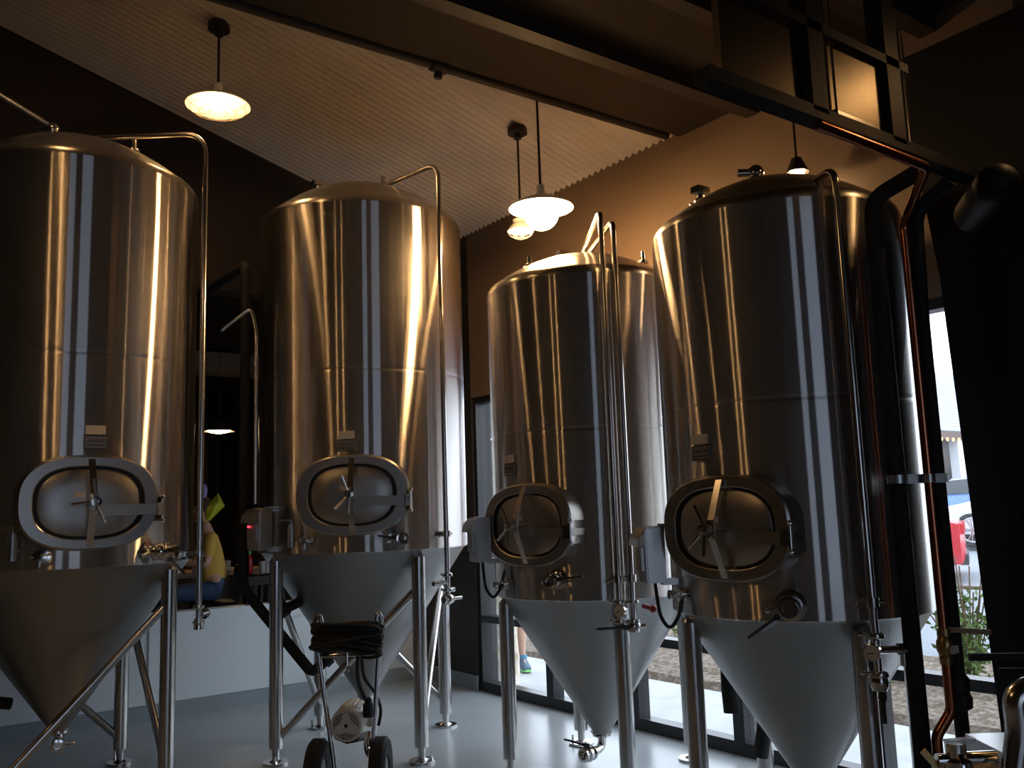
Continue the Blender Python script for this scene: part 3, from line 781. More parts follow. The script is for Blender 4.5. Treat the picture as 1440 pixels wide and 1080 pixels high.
box(b, (-.13,-.02,-.06), (.13,.02,-.045), M); box(b, (-.13,.016,-.06), (.13,.02,-.028), M); box(b, (-.13,-.02,-.06), (.13,-.016,-.028), M); part('channel', b, BOXM, st)
for q, r in (((3.683,2.198),.040),((3.797,2.118),.0235),((3.93,2.152),.037)):
    b = B(); lathe(b, [(r,-.018),(r+.004,-.018),(r+.004,.018),(r,.018),(r,-.018)], (*q,1.678), (0,0,1), 24); part('band', b, BOXM, st)

# ------------------------------------------------------------------ pump cart
def rotz(a, o): return Matrix.Translation(o) @ Matrix.Rotation(a, 4, 'Z')
K = root('pump_cart', (2.29,4.77,0), 'small two-wheeled pump cart with cream motor, in front of the second tank', 'cart')
Mk = rotz(math.radians(-36.5), V((2.292,4.768,0)))   # local x = right in view, local -y = toward the viewer
def k(x, y, z): return Mk @ V((x, y, z))
rw = .19
for sx in (-.175,.175):
    b = B(); lathe(b, [(.085,-.036),(.12,-.044),(.172,-.044),(rw,-.028),(rw,.028),(.172,.044),(.12,.044),(.085,.036)], k(sx,0,rw), Mk.to_3x3() @ V((1,0,0)), 36)
    wh = part('wheel', b, TYRE, K)
    b = B(); lathe(b, [(0,-.03),(.086,-.03),(.09,-.02),(.09,.02),(.086,.03),(0,.03)], k(sx,0,rw), Mk.to_3x3() @ V((1,0,0)), 28); part('wheel_rim', b, YGREY, wh)
b = B(); cyl(b, k(-.21,0,rw), k(.21,0,rw), .012, n=12); part('axle', b, LEG, K)
b = B(); tube(b, fillet([k(-.06,-.04,.10), k(-.085,-.02,.30), k(-.17,.03,.80), k(-.195,.035,1.02), k(-.165,.03,1.05), k(-.15,.02,.97)], .03), .014, n=12)
tube(b, fillet([k(.125,-.04,.10), k(.135,-.02,.30), k(.165,.03,.80), k(.185,.035,1.02), k(.165,.03,1.05), k(.155,.02,.98)], .03), .014, n=12)
cyl(b, k(-.07,0,.10), k(.13,0,.10), .012, n=10); cyl(b, k(-.172,.03,.82), k(.166,.03,.82), .011, n=10); part('handle_frame', b, LEG, K)
b = B(); tube(b, fillet([k(0,-.02,.84), k(0,-.03,.76), k(.01,-.04,.74), k(.015,-.05,.77)], .02), .006, n=8); part('hook', b, TUBE, K)
b = B(); ax = Mk.to_3x3() @ V((0,-1,0)); mc = k(.012,.16,.475)
lathe(b, [(0,-.0),(.078,0),(.086,.02),(.086,.22),(.090,.225),(.090,.275),(.084,.292),(.03,.298),(0,.298)], mc, ax, 36)
mo = part('motor', b, MOTOR, K)
b = B(); fc = mc+ax*.2965; ux = Mk.to_3x3() @ V((1,0,0))
for sct in (35, 145, 270):
    for j in range(-4, 5):
        th = math.radians(sct); dirv = ux*math.cos(th)+V((0,0,1))*math.sin(th); sd = ux*-math.sin(th)+V((0,0,1))*math.cos(th)
        s0 = .034+.004*abs(j); s1 = .074-.0016*j*j
        bar(b, fc+dirv*s0+sd*j*.0125-ax*.004, fc+dirv*s1+sd*j*.0125-ax*.006, .0055, .012, sd)
lathe(b, [(.010,.0),(.010,.004),(0,.004)], fc, ax, 12)
part('vent_slots', b, SLOT, mo)
b = B(); 
for j in range(7): 
    th = math.radians(50+13*j); dirv = ux*math.cos(th)+V((0,0,1))*math.sin(th); bar(b, mc+dirv*.088+ax*.03, mc+dirv*.088+ax*.2, .006, .012, ux)
part('cooling_fins', b, MOTOR, mo)
b = B(); cbox(b, (.0,0,0), (.05,.07,.09), Matrix.Translation(k(.115,.10,.465)) @ Mk.to_3x3().to_4x4()); part('junction_box', b, MOTOR, mo)
b = B(); cyl(b, k(.118,-.05,.50), k(.118,-.05,.57), .032, .028, n=18); cyl(b, k(.118,-.05,.57), k(.118,-.05,.60), .02, n=14); part('switch_knob', b, RUBBER, K)
b = B(); tube(b, fillet([k(.10,.06,.39), k(.10,.0,.33), k(.12,-.03,.29), k(.13,-.03,.33)], .03), .02, n=14); lathe(b, [(0,0),(.07,0),(.075,.03),(.07,.06),(0,.06)], k(.012,.17,.475), -ax, 28); part('pump_head', b, CHROME, K)
b = B(); cbox(b, k(.01,.08,.365), (.16,.16,.02), None); part('motor_base', b, LEG, K)
b = B(); tube(b, fillet([k(.055,.0,.82), k(.055,-.03,.70), k(.10,-.04,.59)], .08), .011, n=10); tube(b, fillet([k(.075,.01,.80), k(.085,.0,.70), k(.15,.05,.60), k(.17,.09,.50), k(.15,.10,.42)], .08), .010, n=10); part('power_cable', b, CABLE, K)
# coil of cable hung on the cart
b = B(); rnd = random.Random(4)
for i in range(15):
    zc = .905+rnd.uniform(-.065,.085); dy = rnd.uniform(-.055,.01); hw = .19+rnd.uniform(-.012,.012); hh = rnd.uniform(.015,.045); tl = rnd.uniform(-.14,.14)
    pts = []
    for q in range(36):
        t = 2*PI*q/36; x, z = sup(hw, hh, t, 2.6)
        pts.append(k(x, -.005+dy-.045*math.sin(t)+rnd.uniform(-.003,.003), zc+z+tl*x+rnd.uniform(-.004,.004)))
    tube(b, pts, .0115, n=8, closed=True)
for i in range(5):
    z0 = rnd.uniform(.84,.98); z1 = rnd.uniform(.84,.98)
    tube(b, fillet([k(-.19,-.04,z0), k(-.05,-.085,(z0*2+z1)/3+.01), k(.06,-.085,(z0+2*z1)/3-.01), k(.19,-.04,z1)], .1), .011, n=8)
o = part('cable_coil', b, CABLE, None, smooth=60); tag(o, 'thick coil of black cable hung on the pump cart handles', 'cable')

# ------------------------------------------------------------------ foreground skid, lower right
S = root('pump_skid', (3.1,1.45,0), 'stainless equipment skid in the lower right corner of the photo', 'equipment')
Ms = FM(V((2.86,1.50,0)), V((.806,-.592,0)), V((0,0,1)), V((-.592,-.806,0)))   # x right, y up, z toward viewer
def s_(x, y, z): return Ms @ V((x, y, z))
b = B(); box(b, (-.04,.66,-.30), (.6,.70,.06), Ms); part('top_plate', b, STAIN, S)
b = B(); box(b, (.075,.70,-.28), (.6,.80,.0), Ms); bx = part('tray', b, STAIN, S)
for x in (-.02,.55):
    for z in (-.28,.04):
        b = B(); box(b, (x-.02,0,z-.02), (x+.02,.66,z+.02), Ms); part('leg', b, STAIN, S)
b = B(); tube(b, fillet([s_(.35,1.03,.10), s_(.10,1.02,.10), s_(.055,.99,.10), s_(.06,.90,.10), s_(.0,.66,.10)], .055, 8), .037, n=24); tb = part('bent_tube', b, TUBE, S)
b = B(); bar(b, s_(-.01,1.095,-.02), s_(.45,1.085,-.02), .012, .022, Ms.to_3x3() @ V((0,0,1))); bar(b, s_(.08,1.05,-.02), s_(.40,1.04,-.02), .012, .018, Ms.to_3x3() @ V((0,0,1)))
part('crossbar', b, COLM, S, label='thin black bar')
b = B(); box(b, (.44,.0,-.2), (.48,1.14,-.16), Ms); part('post', b, COLM, S)
b = B(); q = s_(-.10,.80,.02); lathe(b, [(0,-.06),(.028,-.06),(.03,-.03),(.045,-.02),(.045,.0),(.03,.01),(.03,.05),(.0,.05)], q, (0,0,1), 22)
clamp(b, q+V((0,0,-.02)), (.806,-.592,0), .03); cyl(b, q, q+Ms.to_3x3() @ V((.12,0,0)), .024, n=16); cyl(b, q, q-Ms.to_3x3() @ V((.06,-.0,0)), .02, n=14)
mv = part('manifold_valve', b, CHROME, S)
b = B(); bar(b, q+V((0,0,.055))-Ms.to_3x3() @ V((.03,0,0)), q+V((0,0,.06))+Ms.to_3x3() @ V((.06,0,0)), .025, .008, Ms.to_3x3() @ V((0,0,1))); part('lever', b, TUBE, mv)
b = B(); bar(b, q-Ms.to_3x3() @ V((.05,.03,0)), q-Ms.to_3x3() @ V((.10,.0,0))+V((0,0,.03)), .02, .006, (0,0,1)); part('brass_lever', b, BRASS, mv)
b = B(); p = s_(.42,1.42,-.05); cyl(b, p, p+V((0,0,.14)), .022, n=18); clamp(b, p+V((0,0,.07)), (0,0,1), .022); cyl(b, s_(.42,.9,-.05), p, .015, n=12); part('copper_fitting', b, COPPER, S, label='bright copper fitting')

# ------------------------------------------------------------------ people (skinned)
def skin(name, chains, m, parent, sub=2):
    """chains: list of [(point, radius), ...] joined where points coincide; baked to a mesh"""
    vs, es, rd, ix = [], [], [], {}
    for ch in chains:
        prev = None
        for p, r in ch:
            key = tuple(round(x, 4) for x in p)
            if key not in ix: ix[key] = len(vs); vs.append(p); rd.append(r)
            if prev is not None: es.append((prev, ix[key]))
            prev = ix[key]
    me = bpy.data.meshes.new('tmp'); me.from_pydata(vs, es, []); o = bpy.data.objects.new('tmp', me); COL.objects.link(o)
    md = o.modifiers.new('s', 'SKIN'); md.use_smooth_shade = True
    for i, r in enumerate(rd):
        d = me.skin_vertices[0].data[i]; d.radius = (r, r) if not isinstance(r, tuple) else r; d.use_root = (i == 0)
    o.modifiers.new('u', 'SUBSURF').levels = sub
    dg = bpy.context.evaluated_depsgraph_get(); dg.update()
    nm = bpy.data.meshes.new_from_object(o.evaluated_get(dg))
    bpy.data.objects.remove(o); bpy.data.meshes.remove(me)
    bm = B(); bm.from_mesh(nm); bpy.data.meshes.remove(nm)
    return part(name, bm, m, parent, smooth=180)

def hand(chains, wrist, d, side, curl):
    d = V(d).normalized(); side = V(side).normalized(); w = V(wrist); pal = w+d*.085
    nrm = d.cross(side)
    chains.append([(tuple(w), .024), (tuple(w+d*.045), (.034)), (tuple(pal), .032)])
    for i, L in enumerate((.072,.080,.074,.058)):
        s0 = pal+side*(.027-.018*i); k1 = s0+d*L*.45+nrm*curl*L*.15; k2 = k1+d*L*.3+nrm*curl*L*.3; k3 = k2+d*L*.15+nrm*curl*L*.3
        chains.append([(tuple(pal), .032), (tuple(s0), .0095), (tuple(k1), .009), (tuple(k2), .0085), (tuple(k3), .0075)])
    t0 = w+d*.03+side*.03; t1 = t0+side*.03+d*.025; t2 = t1+d*.03+side*.006+nrm*curl*.012
    chains.append([(tuple(w+d*.045), .034), (tuple(t0), .013), (tuple(t1), .011), (tuple(t2), .009)])

def person(loc, yaw, pose, label, cols, cap=None):
    """pose: dict of joints in body frame (x right, y forward, z up)"""
    G = root('person', loc, label, 'person')
    M = Matrix.Translation(loc) @ Matrix.Rotation(yaw, 4, 'Z')
    J = {k_: tuple(M @ V(v_)) for k_, v_ in pose.items()}
    R3 = M.to_3x3()
    def mid(a, c_, t=.5): return tuple(V(a)*(1-t)+V(c_)*t)
    pel, ch, nk, hd = J['pelvis'], J['chest'], J['neck'], J['head']
    body = [[(pel,.125),(mid(pel,ch),.115),(ch,.13),(nk,.052),(mid(nk,hd),.055)]]
    for s in 'LR':
        sh, el, wr = J['sh'+s], J['el'+s], J['wr'+s]; hp, kn, an, toe = J['hip'+s], J['kn'+s], J['an'+s], J['toe'+s]
        body.append([(ch,.13),(sh,.058),(mid(sh,el),.046),(el,.038),(mid(el,wr),.036),(wr,.024)])
        body.append([(pel,.125),(hp,.088),(mid(hp,kn),.072),(kn,.054),(mid(kn,an,.35),.054),(mid(kn,an,.75),.038),(an,.034),(mid(an,toe),.034),(toe,.028)])
        hand(body, wr, V(wr)-V(el), R3 @ V((-1 if s == 'R' else 1,.3,.2)), .6)
    bo = skin('body', body, cols['skin'], G)
    # head with a face
    b = B(); hc = V(hd); sphere(b, hc+V((0,0,.03)), .098, 24, 16, (.82,.95,1.18))
    for v in b.verts:
        l = R3.inverted() @ (v.co-hc)
        if l.z < -.02: l.x *= .86; l.y = l.y*.92+.012
        v.co = hc+R3 @ l
    f = R3 @ V((0,1,0)); rx = R3 @ V((1,0,0))
    sphere(b, hc+f*.098+V((0,0,.0)), .016, 10, 8, (.8,1,1.5)); sphere(b, hc+f*.082+V((0,0,-.055)), .02, 10, 6, (1.1,.8,.4))
    for sgn in (-1,1): sphere(b, hc+rx*sgn*.083+V((0,0,.01)), .026, 10, 8, (.5,.8,1.3)); sphere(b, hc+rx*sgn*.034+f*.082+V((0,0,.03)), .014, 10, 8)
    part('head', b, cols['skin'], bo)
    b = B(); sphere(b, hc+V((0,0,.05))-f*.014, .107, 24, 16, (.87,.98,1.1))
    for v in list(b.verts):
        l = R3.inverted() @ (v.co-hc)
        if l.z < -.02 or (l.y > .045 and l.z < .085): v.co = hc+(v.co-hc)*.86
    part('hair', b, HAIR, G)
    # clothes
    top = [[(pel,.165),(mid(pel,ch),.148),(ch,.145),(mid(ch,nk,.75),.075)]]
    leg = [[(mid(pel,ch,.25),.140),(pel,.155)]]
    for s in 'LR':
        top.append([(ch,.145),(J['sh'+s],.070),(mid(J['sh'+s],J['el'+s],.8),.058)])
        e = cols.get('leglen', 1.)
        if e > 1: leg.append([(pel,.142),(J['hip'+s],.102),(mid(J['hip'+s],J['kn'+s]),.088),(J['kn'+s],.072),(mid(J['kn'+s],J['an'+s],.5),.066),(mid(J['kn'+s],J['an'+s],.95),.056)])
        else: leg.append([(pel,.142),(J['hip'+s],.104),(mid(J['hip'+s],J['kn'+s]),.096),(mid(J['hip'+s],J['kn'+s],.95),.092)])
    skin('shirt', top, cols['shirt'], G); skin(cols['legname'], leg, cols['legs'], G)
    for s in 'LR':
        an, toe = V(J['an'+s]), V(J['toe'+s]); d = (toe-an); d.z = 0; L = d.length; d.normalize(); z0 = loc[2] if cols.get('ground', True) else an.z-.085
        base = V((an.x, an.y, 0))
        def ring(t, wdt, za, zb):
            p = base+d*t; sd = d.cross(V((0,0,1)))
            return [V((*(p+sd*i*wdt).xy, zz)) for i, zz in ((-1,za),(1,za),(.92,zb*.6+za*.4),(.55,zb),(-.55,zb),(-.92,zb*.6+za*.4))]
        b = B(); loft(b, [ring(-.075,.022,z0+.02,z0+.07), ring(-.06,.038,z0+.02,z0+.115), ring(.03,.044,z0+.02,z0+.125), ring(.075,.046,z0+.02,z0+.10), ring(L,.048,z0+.02,z0+.065), ring(L+.05,.035,z0+.022,z0+.05)])
        sh_ = part('shoe', b, cols['shoe'], G, smooth=60)
        b = B(); loft(b, [ring(-.085,.028,z0,z0+.026), ring(-.05,.042,z0,z0+.026), ring(.05,.046,z0,z0+.026), ring(L,.051,z0,z0+.026), ring(L+.06,.034,z0+.006,z0+.026)]); part('sole', b, cols['sole'], sh_, label='lime sole' if cols['sole'] is SOLE else None)
        if cols.get('sock'): b = B(); cyl(b, (an.x,an.y,z0+.085), (an.x,an.y,z0+.145), .042, .045, n=18); part('sock', b, cols['sock'], sh_)
    return G

stand = dict(pelvis=(0,0,.95), chest=(0,.01,1.27), neck=(0,.0,1.47), head=(0,.03,1.60), shL=(-.19,0,1.41), elL=(-.24,-.03,1.12), wrL=(-.23,.09,.88),
             shR=(.19,0,1.41), elR=(.25,-.02,1.12), wrR=(.22,.10,.89), hipL=(-.095,0,.90), knL=(-.11,.02,.50), anL=(-.12,-.02,.10), toeL=(-.14,.13,.035),
             hipR=(.095,0,.90), knR=(.12,.05,.50), anR=(.16,.06,.10), toeR=(.20,.20,.035))
person((5.47,7.63,0), math.radians(150), stand, 'person standing outside the glass in shorts and blue shoes with lime soles',
       dict(skin=SKIN, shirt=SHIRT2, legs=SHORTS, legname='shorts', shoe=SHOEB, sole=SOLE, sock=SOCK, leglen=.95))
sit = dict(pelvis=(0,0,.74), chest=(0,.05,1.08), neck=(0,.07,1.29), head=(0,.11,1.42), shL=(-.19,.05,1.22), elL=(-.27,.10,.95), wrL=(-.16,.30,.98),
           shR=(.19,.05,1.22), elR=(.26,.14,.96), wrR=(.14,.32,.98), hipL=(-.10,.03,.70), knL=(-.14,.44,.70), anL=(-.13,.40,.30), toeL=(-.14,.53,.24),
           hipR=(.10,.03,.70), knR=(.15,.44,.69), anR=(.14,.38,.30), toeR=(.15,.51,.24))
person((2.80,8.72,.24), math.radians(80), sit, 'person in a yellow shirt and blue jeans seated beyond the low white wall',
       dict(skin=SKIN, shirt=YSHIRT, legs=JEANS, legname='jeans', shoe=BUMPER, sole=BUMPER, leglen=1.1, ground=False))

# ------------------------------------------------------------------ bar side: stools, counter, bottles
def stool(x, y, a, label, sh=.62, bk=1.08):
    G = root('bar_chair', (x,y,0), label, 'chair', 'black slat-back bar chairs'); M = rotz(a, V((x,y,0)))
    b = B(); box(b, (-.20,-.20,sh-.04), (.20,.20,sh), M); bmesh.ops.bevel(b, geom=list(b.edges), offset=.012, segments=2, affect='EDGES'); part('seat', b, WOODD, G)
    for sx in (-.175,.175):
        for sy in (-.175,.175):
            b = B(); p, q = M @ V((sx,sy,sh-.04)), M @ V((sx*1.12,sy*1.12,0)); cyl(b, p, q, .018, .016, n=12); part('leg', b, WOODD, G)
    b = B()
    for sx in (-.18,.18): bar(b, M @ V((sx,-.19,sh-.02)), M @ V((sx,-.24,bk)), .032, .025, M.to_3x3() @ V((1,0,0)))
    bar(b, M @ V((-.20,-.24,bk-.03)), M @ V((.20,-.24,bk-.03)), .075, .022, (0,0,1)); part('back_frame', b, WOODD, G)
    for j in range(4):
        sx = -.108+.072*j; b = B(); bar(b, M @ V((sx,-.19,sh)), M @ V((sx,-.235,bk-.05)), .028, .014, M.to_3x3() @ V((1,0,0))); part('slat', b, WOODD, G)
    b = B()
    for sx in (-.19,.19): bar(b, M @ V((sx,-.19,.25)), M @ V((sx,.19,.25)), .022, .018, (0,0,1))
    part('stretcher', b, WOODD, G)
stool(3.02, 8.28, math.radians(10), 'black slat-back bar chair showing above the low white wall')
stool(2.80, 8.72, math.radians(80), 'tall black chair that the person in yellow sits on', sh=.84, bk=1.16)
ct = root('bar_table', (3.0,9.9,0), 'wooden bar table in the dark room beyond the low wall', 'table')
b = B(); box(b, (2.2,9.6,1.02), (3.75,10.3,1.07)); part('tabletop', b, TABLEW, ct)
for x in (2.3,3.65):
    for y in (9.68,10.2):
        b = B(); box(b, (x-.03,y-.03,0), (x+.03,y+.03,1.02)); part('leg', b, WOODD, ct)
b = B(); box(b, (3.14,10.5,.0), (3.9,10.9,1.0)); o = part('grey_cabinet', b, YGREY, None); tag(o, 'grey cabinet in the dark bar behind the bar table', 'cabinet')
b = B(); cyl(b, (3.36,8.98,0), (3.36,8.98,1.03), .03, n=14); cyl(b, (3.36,8.98,0), (3.36,8.98,.02), .2, n=24); tt = root('side_table', (3.36,8.98,0), 'small round table with a sauce bottle beyond the low wall', 'table')
part('pedestal', b, WOODD, tt)
b = B(); cyl(b, (3.36,8.98,1.03), (3.36,8.98,1.06), .30, n=36); part('tabletop', b, WOODD, tt)
G = root('sauce_bottle', (3.225,8.93,1.06), 'red sauce bottle with a green cap on the small round table', 'bottle')
b = B(); lathe(b, [(0,0),(.032,0),(.034,.01),(.034,.13),(.028,.16),(.014,.18),(.014,.19),(0,.19)], (3.225,8.93,1.06), n=22); part('body', b, LIQRED, G)
b = B(); lathe(b, [(0,0),(.020,0),(.018,.05),(.006,.085),(0,.086)], (3.225,8.93,1.25), (-.15,0,1), n=18); part('cap', b, GREENC, G)
gl = []
for i, (x, y) in enumerate(((3.33,8.86),(3.40,8.90))):
    b = B(); lathe(b, [(0,0),(.028,0),(.034,.12),(.032,.12),(.026,.008),(0,.008)], (x,y,1.06), n=20); o = part('drinking_glass', b, CLEARG, None)
    tag(o, ('drinking glass beside the sauce bottle on the small round table','second drinking glass on the small round table, further from the sauce bottle')[i], 'glass', 'drinking glasses')
b = B(); M = Matrix.Translation((3.50,8.90,1.10)) @ Matrix.Rotation(.7, 4, 'Y'); cbox(b, (0,0,0), (.10,.07,.008), M); cbox(b, (.03,.0,.035), (.008,.07,.08), M)
o = part('menu_card', b, CREAM, None); tag(o, 'folded cream card lying on the small round table', 'card')
for i in range(6):
    x = 2.60+.17*i; b = B(); lathe(b, [(0,0),(.03,0),(.036,.10),(.034,.10),(.028,.006),(0,.006)], (x,9.75,1.07), n=16); o = part('drinking_glass', b, CLEARG, None)
    tag(o, 'drinking glass in the row on the wooden bar table', 'glass', 'glasses on the bar table')
b = B()
loft(b, [[V((2.76,8.62,1.80)),V((2.80,8.60,1.85)),V((2.83,8.62,1.80)),V((2.79,8.64,1.79))],[V((2.70,8.60,1.72)),V((2.79,8.56,1.76)),V((2.87,8.62,1.73)),V((2.79,8.66,1.71))],[V((2.70,8.62,1.68)),V((2.76,8.58,1.70)),V((2.81,8.63,1.67)),V((2.75,8.66,1.66))],[V((2.69,8.62,1.60)),V((2.71,8.60,1.62)),V((2.74,8.63,1.60)),V((2.71,8.65,1.59))]])
bmesh.ops.subdivide_edges(b, edges=list(b.edges), cuts=2, smooth=.4)
for v in b.verts: v.co += V((-.10,-.30,0))
o = part('foil_bag', b, LIME, None, smooth=50); b = B(); cyl(b, (2.695,8.31,1.84), (2.695,8.31,3.55), .0025, n=6); part('cord', b, RUBBER, o, label='thin dark cord'); tag(o, 'shiny lime-yellow foil shape hanging in the dark gap right of the leftmost tank', 'decoration')
b = B(); sphere(b, (2.57,8.32,1.87), .055, 14, 10, (.7,.7,1.2)); o = part('foil_balloon', b, PURPLE, None); b = B(); cyl(b, (2.57,8.32,1.93), (2.57,8.32,3.55), .0025, n=6); part('cord', b, RUBBER, o, label='thin dark cord'); tag(o, 'small violet foil shape hanging just above the lime-yellow one', 'decoration')
b = B(); box(b, (-2,10.2,3.30), (XW,10.6,3.52)); struct('trim_4', b, pbr('grey_bulkhead', (.26,.19,.14), .6))

# ------------------------------------------------------------------ outdoors
def gz(x, y):   # ground rises towards the street
    d = max(0, (x-7.6))
    return .05*d if d < 12 else .60+.01*(d-12)
b = B(); box(b, (4.70,-8,-.22), (6.13,22,-.01)); o = struct('sidewalk', b, CONC)
b = B()
nx, ny = 26, 60; rnd = random.Random(2); g = []
for i in range(nx+1):
    r_ = []
    for j in range(ny+1):
        x = 6.13+(8.6-6.13)*i/nx; y = -4+26*j/ny
        r_.append(b.verts.new((x, y, .02+max(0, gz(x,y))*.9+(rnd.uniform(0,.05) if i not in (0,nx) else -.08))))
    g.append(r_)
for i in range(nx):
    for j in range(ny): b.faces.new((g[i][j], g[i+1][j], g[i+1][j+1], g[i][j+1]))
o = part('mulch_bed', b, MULCH, None, smooth=0, kind='stuff'); tag(o, 'bed of brown mulch and dry leaves outside between sidewalk and car park', 'mulch')
b = B(); R_ = []
for x in (8.6, 12, 16, 19.6, 30, 60): R_.append([b.verts.new((x, y, gz(x,0)-.01)) for y in (-40, 0, 30, 80)])
for A, C in zip(R_, R_[1:]):
    for i in range(3): b.faces.new((A[i], C[i], C[i+1], A[i+1]))
struct('car_park', b, ASPH)
# shrubs
def shrub(x, y, h, w, seed, label, nst=16):
    z = gz(x,y)*.9+.02; rnd = random.Random(seed); G = root('shrub', (x,y,z), label, 'shrub', 'shrubs in the mulch bed')
    bs = B(); bl = B()
    for i in range(nst):
        a = rnd.uniform(0, 2*PI); rr = rnd.uniform(.1,1)*w; L = h*rnd.uniform(.6,1.0)
        tip = V((x+rr*math.cos(a), y+rr*math.sin(a), z+L)); m_ = V((x+rr*.4*math.cos(a), y+rr*.4*math.sin(a), z+L*.5)); pts = fillet([(x,y,z), m_, tip], L*.3, 4)
        tube(bs, pts, .006, n=5)
        for q in range(46):
            t = rnd.uniform(.12,1.0); p = pts[min(len(pts)-1, int(t*(len(pts)-1)))]+V((rnd.gauss(0,.05), rnd.gauss(0,.05), rnd.gauss(0,.05)))
            d = V((rnd.gauss(0,1), rnd.gauss(0,1), rnd.gauss(.3,1))).normalized(); s = d.cross(V((rnd.random(), rnd.random(), rnd.random()))).normalized(); l = rnd.uniform(.05,.085)
            vs = [bl.verts.new(p), bl.verts.new(p+d*l*.5+s*l*.2), bl.verts.new(p+d*l), bl.verts.new(p+d*l*.5-s*l*.2)]
            bl.faces.new(vs)
    part('stems', bs, STEMM, G); part('foliage', bl, LEAF, G, smooth=0, kind='stuff')
shrub(7.45, 3.95, 1.10, .42, 1, 'tall green shrub outside, seen just right of the black insulated pipe', 20)
shrub(7.22, 4.60, .85, .36, 2, 'lower green shrub outside, seen just left of the copper pipe')
shrub(7.6, 3.45, 1.15, .34, 3, 'green shrub outside, seen against the black column edge')
shrub(7.6, 7.2, .5, .3, 4, 'low shrub outside behind the cone of the centre tank')
shrub(7.9, 6.0, .45, .25, 5, 'sparse low shrub outside between the centre and rightmost tanks', 9)
# rough stone pier outside the left end of the glazing
b = B(); rnd = random.Random(9)
rings = []
for i in range(14):
    z = -.01+1.5*i/13; rings.append([V((5.05+.16*math.cos(t)*(1+rnd.uniform(-.12,.12)), 7.20+.17*math.sin(t)*(1+rnd.uniform(-.12,.12)), z)) for t in [2*PI*k_/12 for k_ in range(12)]])
loft(b, rings); o = part('stone_pier', b, STONE, None, smooth=0); tag(o, 'rough mottled stone pier just outside the left end of the glass wall', 'pier')
# kerb fence rail
fn = root('wire_fence', (9.2,4.6,.1), 'low dark wire fence outside behind the shrubs', 'fence')
b = B(); cyl(b, (8.7,1.0,.72), (8.7,9.0,.72), .018, n=8); cyl(b, (8.7,1.0,.45), (8.7,9.0,.45), .006, n=6); part('rail', b, STEMM, fn)
for y in (1.5,3.2,4.9,6.6,8.3): b = B(); cyl(b, (8.7,y,.0), (8.7,y,.80), .025, n=8); part('post', b, WOODP, fn)

# cars
def car(loc, yaw, paint, label, front_first=True):
    G = root('car', loc, label, 'car', 'parked cars outside'); M = Matrix.Translation(loc) @ Matrix.Rotation(yaw, 4, 'Z')   # +x = front
    L = 2.2; W = .88
    def sec(x, zb, zt, w, tw):
        return [M @ V((x,-w,zb)), M @ V((x,w,zb)), M @ V((x,w*1.02,zb+(zt-zb)*.45)), M @ V((x,w*.97,zt-.05)), M @ V((x,w*tw,zt)), M @ V((x,-w*tw,zt)), M @ V((x,-w*.97,zt-.05)), M @ V((x,-w*1.02,zb+(zt-zb)*.45))]
    b = B(); loft(b, [sec(-L,.42,.80,.74,.8), sec(-L+.06,.30,.94,.82,.85), sec(-1.7,.24,1.02,W,.85), sec(-1.0,.22,1.00,W,.86), sec(.6,.22,.96,W,.86), sec(1.2,.24,.90,W,.84), sec(1.8,.26,.78,W*.96,.8), sec(2.1,.30,.66,.76,.8), sec(L,.40,.58,.62,.8)])
    part('body', b, paint, G, smooth=40)
    b = B(); loft(b, [sec(-1.75,.98,1.02,.78,.9), sec(-1.25,.98,1.38,.76,.78), sec(-.5,.96,1.46,.76,.78), sec(.15,.94,1.42,.76,.78), sec(.95,.92,.97,.78,.9)])
    part('cabin_glass', b, CARGLASS, G, smooth=40)
    b = B(); loft(b, [sec(-1.3,1.36,1.40,.60,.9), sec(-.5,1.42,1.48,.61,.9), sec(.2,1.38,1.43,.60,.9)]); part('roof', b, paint, G)
    for x in (-1.32,1.32):
        for s in (-1,1):
            d = M.to_3x3() @ V((0,s,0)); o = M @ V((x,s*.76,.33))
            b = B(); lathe(b, [(.22,-.1),(.31,-.1),(.335,-.06),(.335,.09),(.31,.135),(.245,.14),(.22,.12)], o, d, 36); w = part('wheel', b, TYRE, G)
            b = B(); lathe(b, [(.245,.13),(.235,.135),(.225,.11),(.22,.02),(0,.02)], o, d, 36); part('rim_well', b, BUMPER, w)
            b = B(); rx = M.to_3x3() @ V((1,0,0))
            lathe(b, [(.0,.12),(.05,.12),(.055,.10),(0,.10)], o, d, 18); lathe(b, [(.222,.12),(.245,.141),(.235,.143),(.215,.12)], o, d, 36)
            for q in range(10):
                t = 2*PI*(q//2)/5+(.16 if q % 2 else -.16); r1_ = rx*math.cos(t)+V((0,0,1))*math.sin(t); bar(b, o+d*.112+r1_*.03, o+d*.128+r1_*.232, .024, .018, d.cross(r1_))
            part('rim', b, ALLOY, w)
    for s in (-1,1):
        b = B(); cbox(b, (2.02,s*.62,.62), (.22,.26,.10), M); part('headlight', b, LIGHTC, G)
        b = B(); cbox(b, (-2.14,s*.62,.82), (.14,.30,.16), M); part('tail_light', b, TAIL, G)
    b = B(); cbox(b, (-2.17,0,.36), (.12,1.5,.16), M); part('rear_bumper', b, BUMPER, G)
    b = B(); cbox(b, (2.15,0,.34), (.12,1.2,.14), M); part('front_bumper', b, BUMPER, G)
    return G
def cz(x): return gz(x, 0)
car((19.22,8.37,.585), math.radians(117), SILVER, 'silver car parked outside, its spoked wheel facing the window')
car((13.20,9.38,.28), math.radians(117), REDCAR, 'red car outside, its rear corner in front of the silver car')
car((26.6,13.75,.66), math.radians(100), BLUECAR, 'blue car parked far off by the building porch')

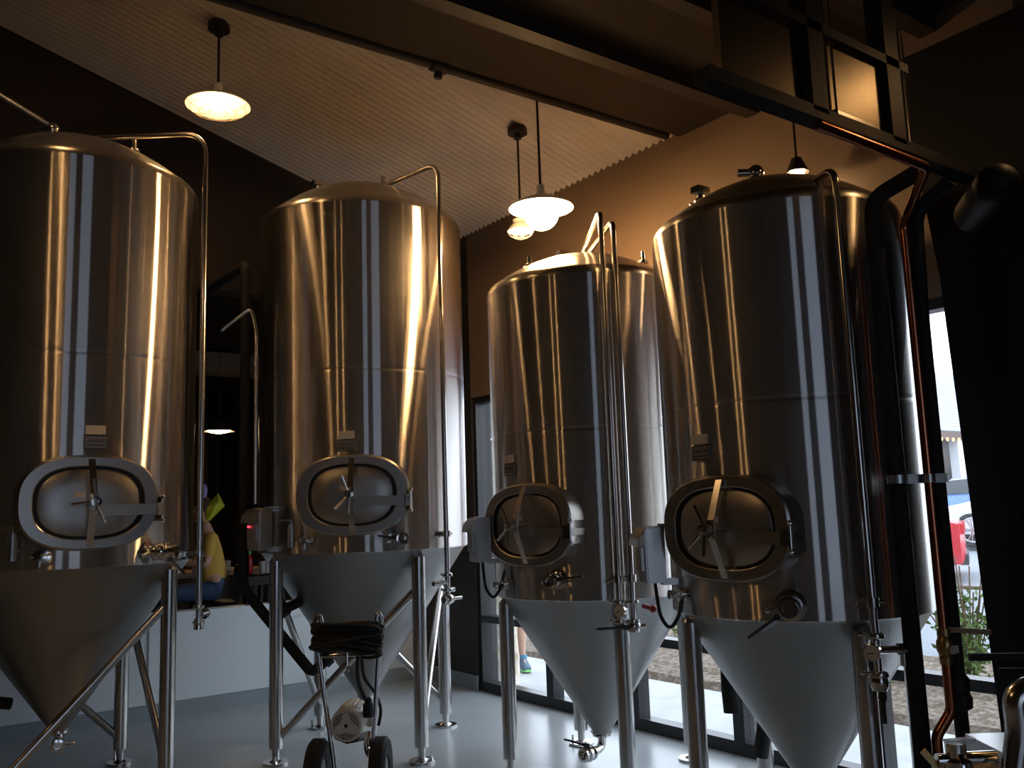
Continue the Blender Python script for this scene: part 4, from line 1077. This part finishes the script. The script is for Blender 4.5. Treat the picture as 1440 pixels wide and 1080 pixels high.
# building across the car park
BD = root('shop_building', (36,18.3,.75), 'building across the car park with a grey shingle roof and string lights', 'building')
b = B(); box(b, (27,18.6,.7), (52,26,4.0)); part('wall', b, BLDG, BD)
b = B(); e0, e1 = 4.05, 8.6
loft(b, [[V((26.5,17.7,e0)), V((26.5,26.5,e1)), V((26.5,27,e1-.1)), V((26.5,17.8,e0-.12))], [V((53,17.7,e0)), V((53,26.5,e1)), V((53,27,e1-.1)), V((53,17.8,e0-.12))]])
for i in range(24):
    y = 17.75+i*.36; z = e0+(y-17.7)*(e1-e0)/8.8; box(b, (26.5,y,z), (53,y+.35,z+.035))
part('roof', b, SHING, BD, smooth=0)
b = B(); box(b, (26.5,17.66,3.70), (53,17.74,4.02)); part('fascia', b, FASCIA, BD)
for i in range(26):
    x = 31+i*.42; b = B(); lathe(b, [(0,0),(.035,.03),(.05,.08),(.03,.14),(0,.15)], (x,17.58,3.62), n=10); part('string_light', b, STRING, BD)
for x in (34.36,38.5,42.5): b = B(); box(b, (x-.22,17.75,.7), (x+.22,18.1,3.75)); part('porch_post', b, WPOST, BD)
for x in (36.4,40.4):
    b = B(); box(b, (x-1.2,18.52,1.4), (x+1.2,18.62,3.3)); f_ = part('window', b, FASCIA, BD); b = B(); box(b, (x-1.1,18.49,1.5), (x+1.1,18.53,3.2)); part('pane', b, CARGLASS, f_)
b = B(); box(b, (35.1,18.35,2.1), (35.7,18.40,2.75)); part('notice_board', b, WPOST, BD)
b = B(); cyl(b, (34.75,18.2,2.78), (34.75,18.2,3.08), .13, n=16); part('porch_lamp', b, STRING, BD, label='warm porch lamp')
b = B(); sphere(b, (35.85,18.2,3.02), .27, 18, 12, (1,.4,1.1)); part('red_sign', b, REDLAMP, BD, label='round glowing red sign')
pf = root('porch_fence', (36,17.2,.7), 'weathered wooden rail fence in front of the building porch', 'fence')
b = B(); box(b, (30,17.1,1.25), (48,17.2,1.42)); box(b, (30,17.12,.85), (48,17.18,1.0)); part('rail', b, WOODP, pf)
for x in range(30, 49, 3): b = B(); box(b, (x-.12,17.05,.7), (x+.12,17.25,1.55)); part('post', b, WOODP, pf)

# ------------------------------------------------------------------ light
w = bpy.data.worlds.new('world'); sc.world = w; w.use_nodes = True
nt = w.node_tree; bg = nt.nodes['Background']
bg.inputs[0].default_value = (.80,.89,1.0,1); bg.inputs[1].default_value = 3.1

vs = sc.view_settings
sc.display_settings.display_device = 'sRGB'
vs.view_transform = 'Standard'; vs.look = 'None'; vs.exposure = 0.38; vs.gamma = 1.0; vs.use_curve_mapping = False
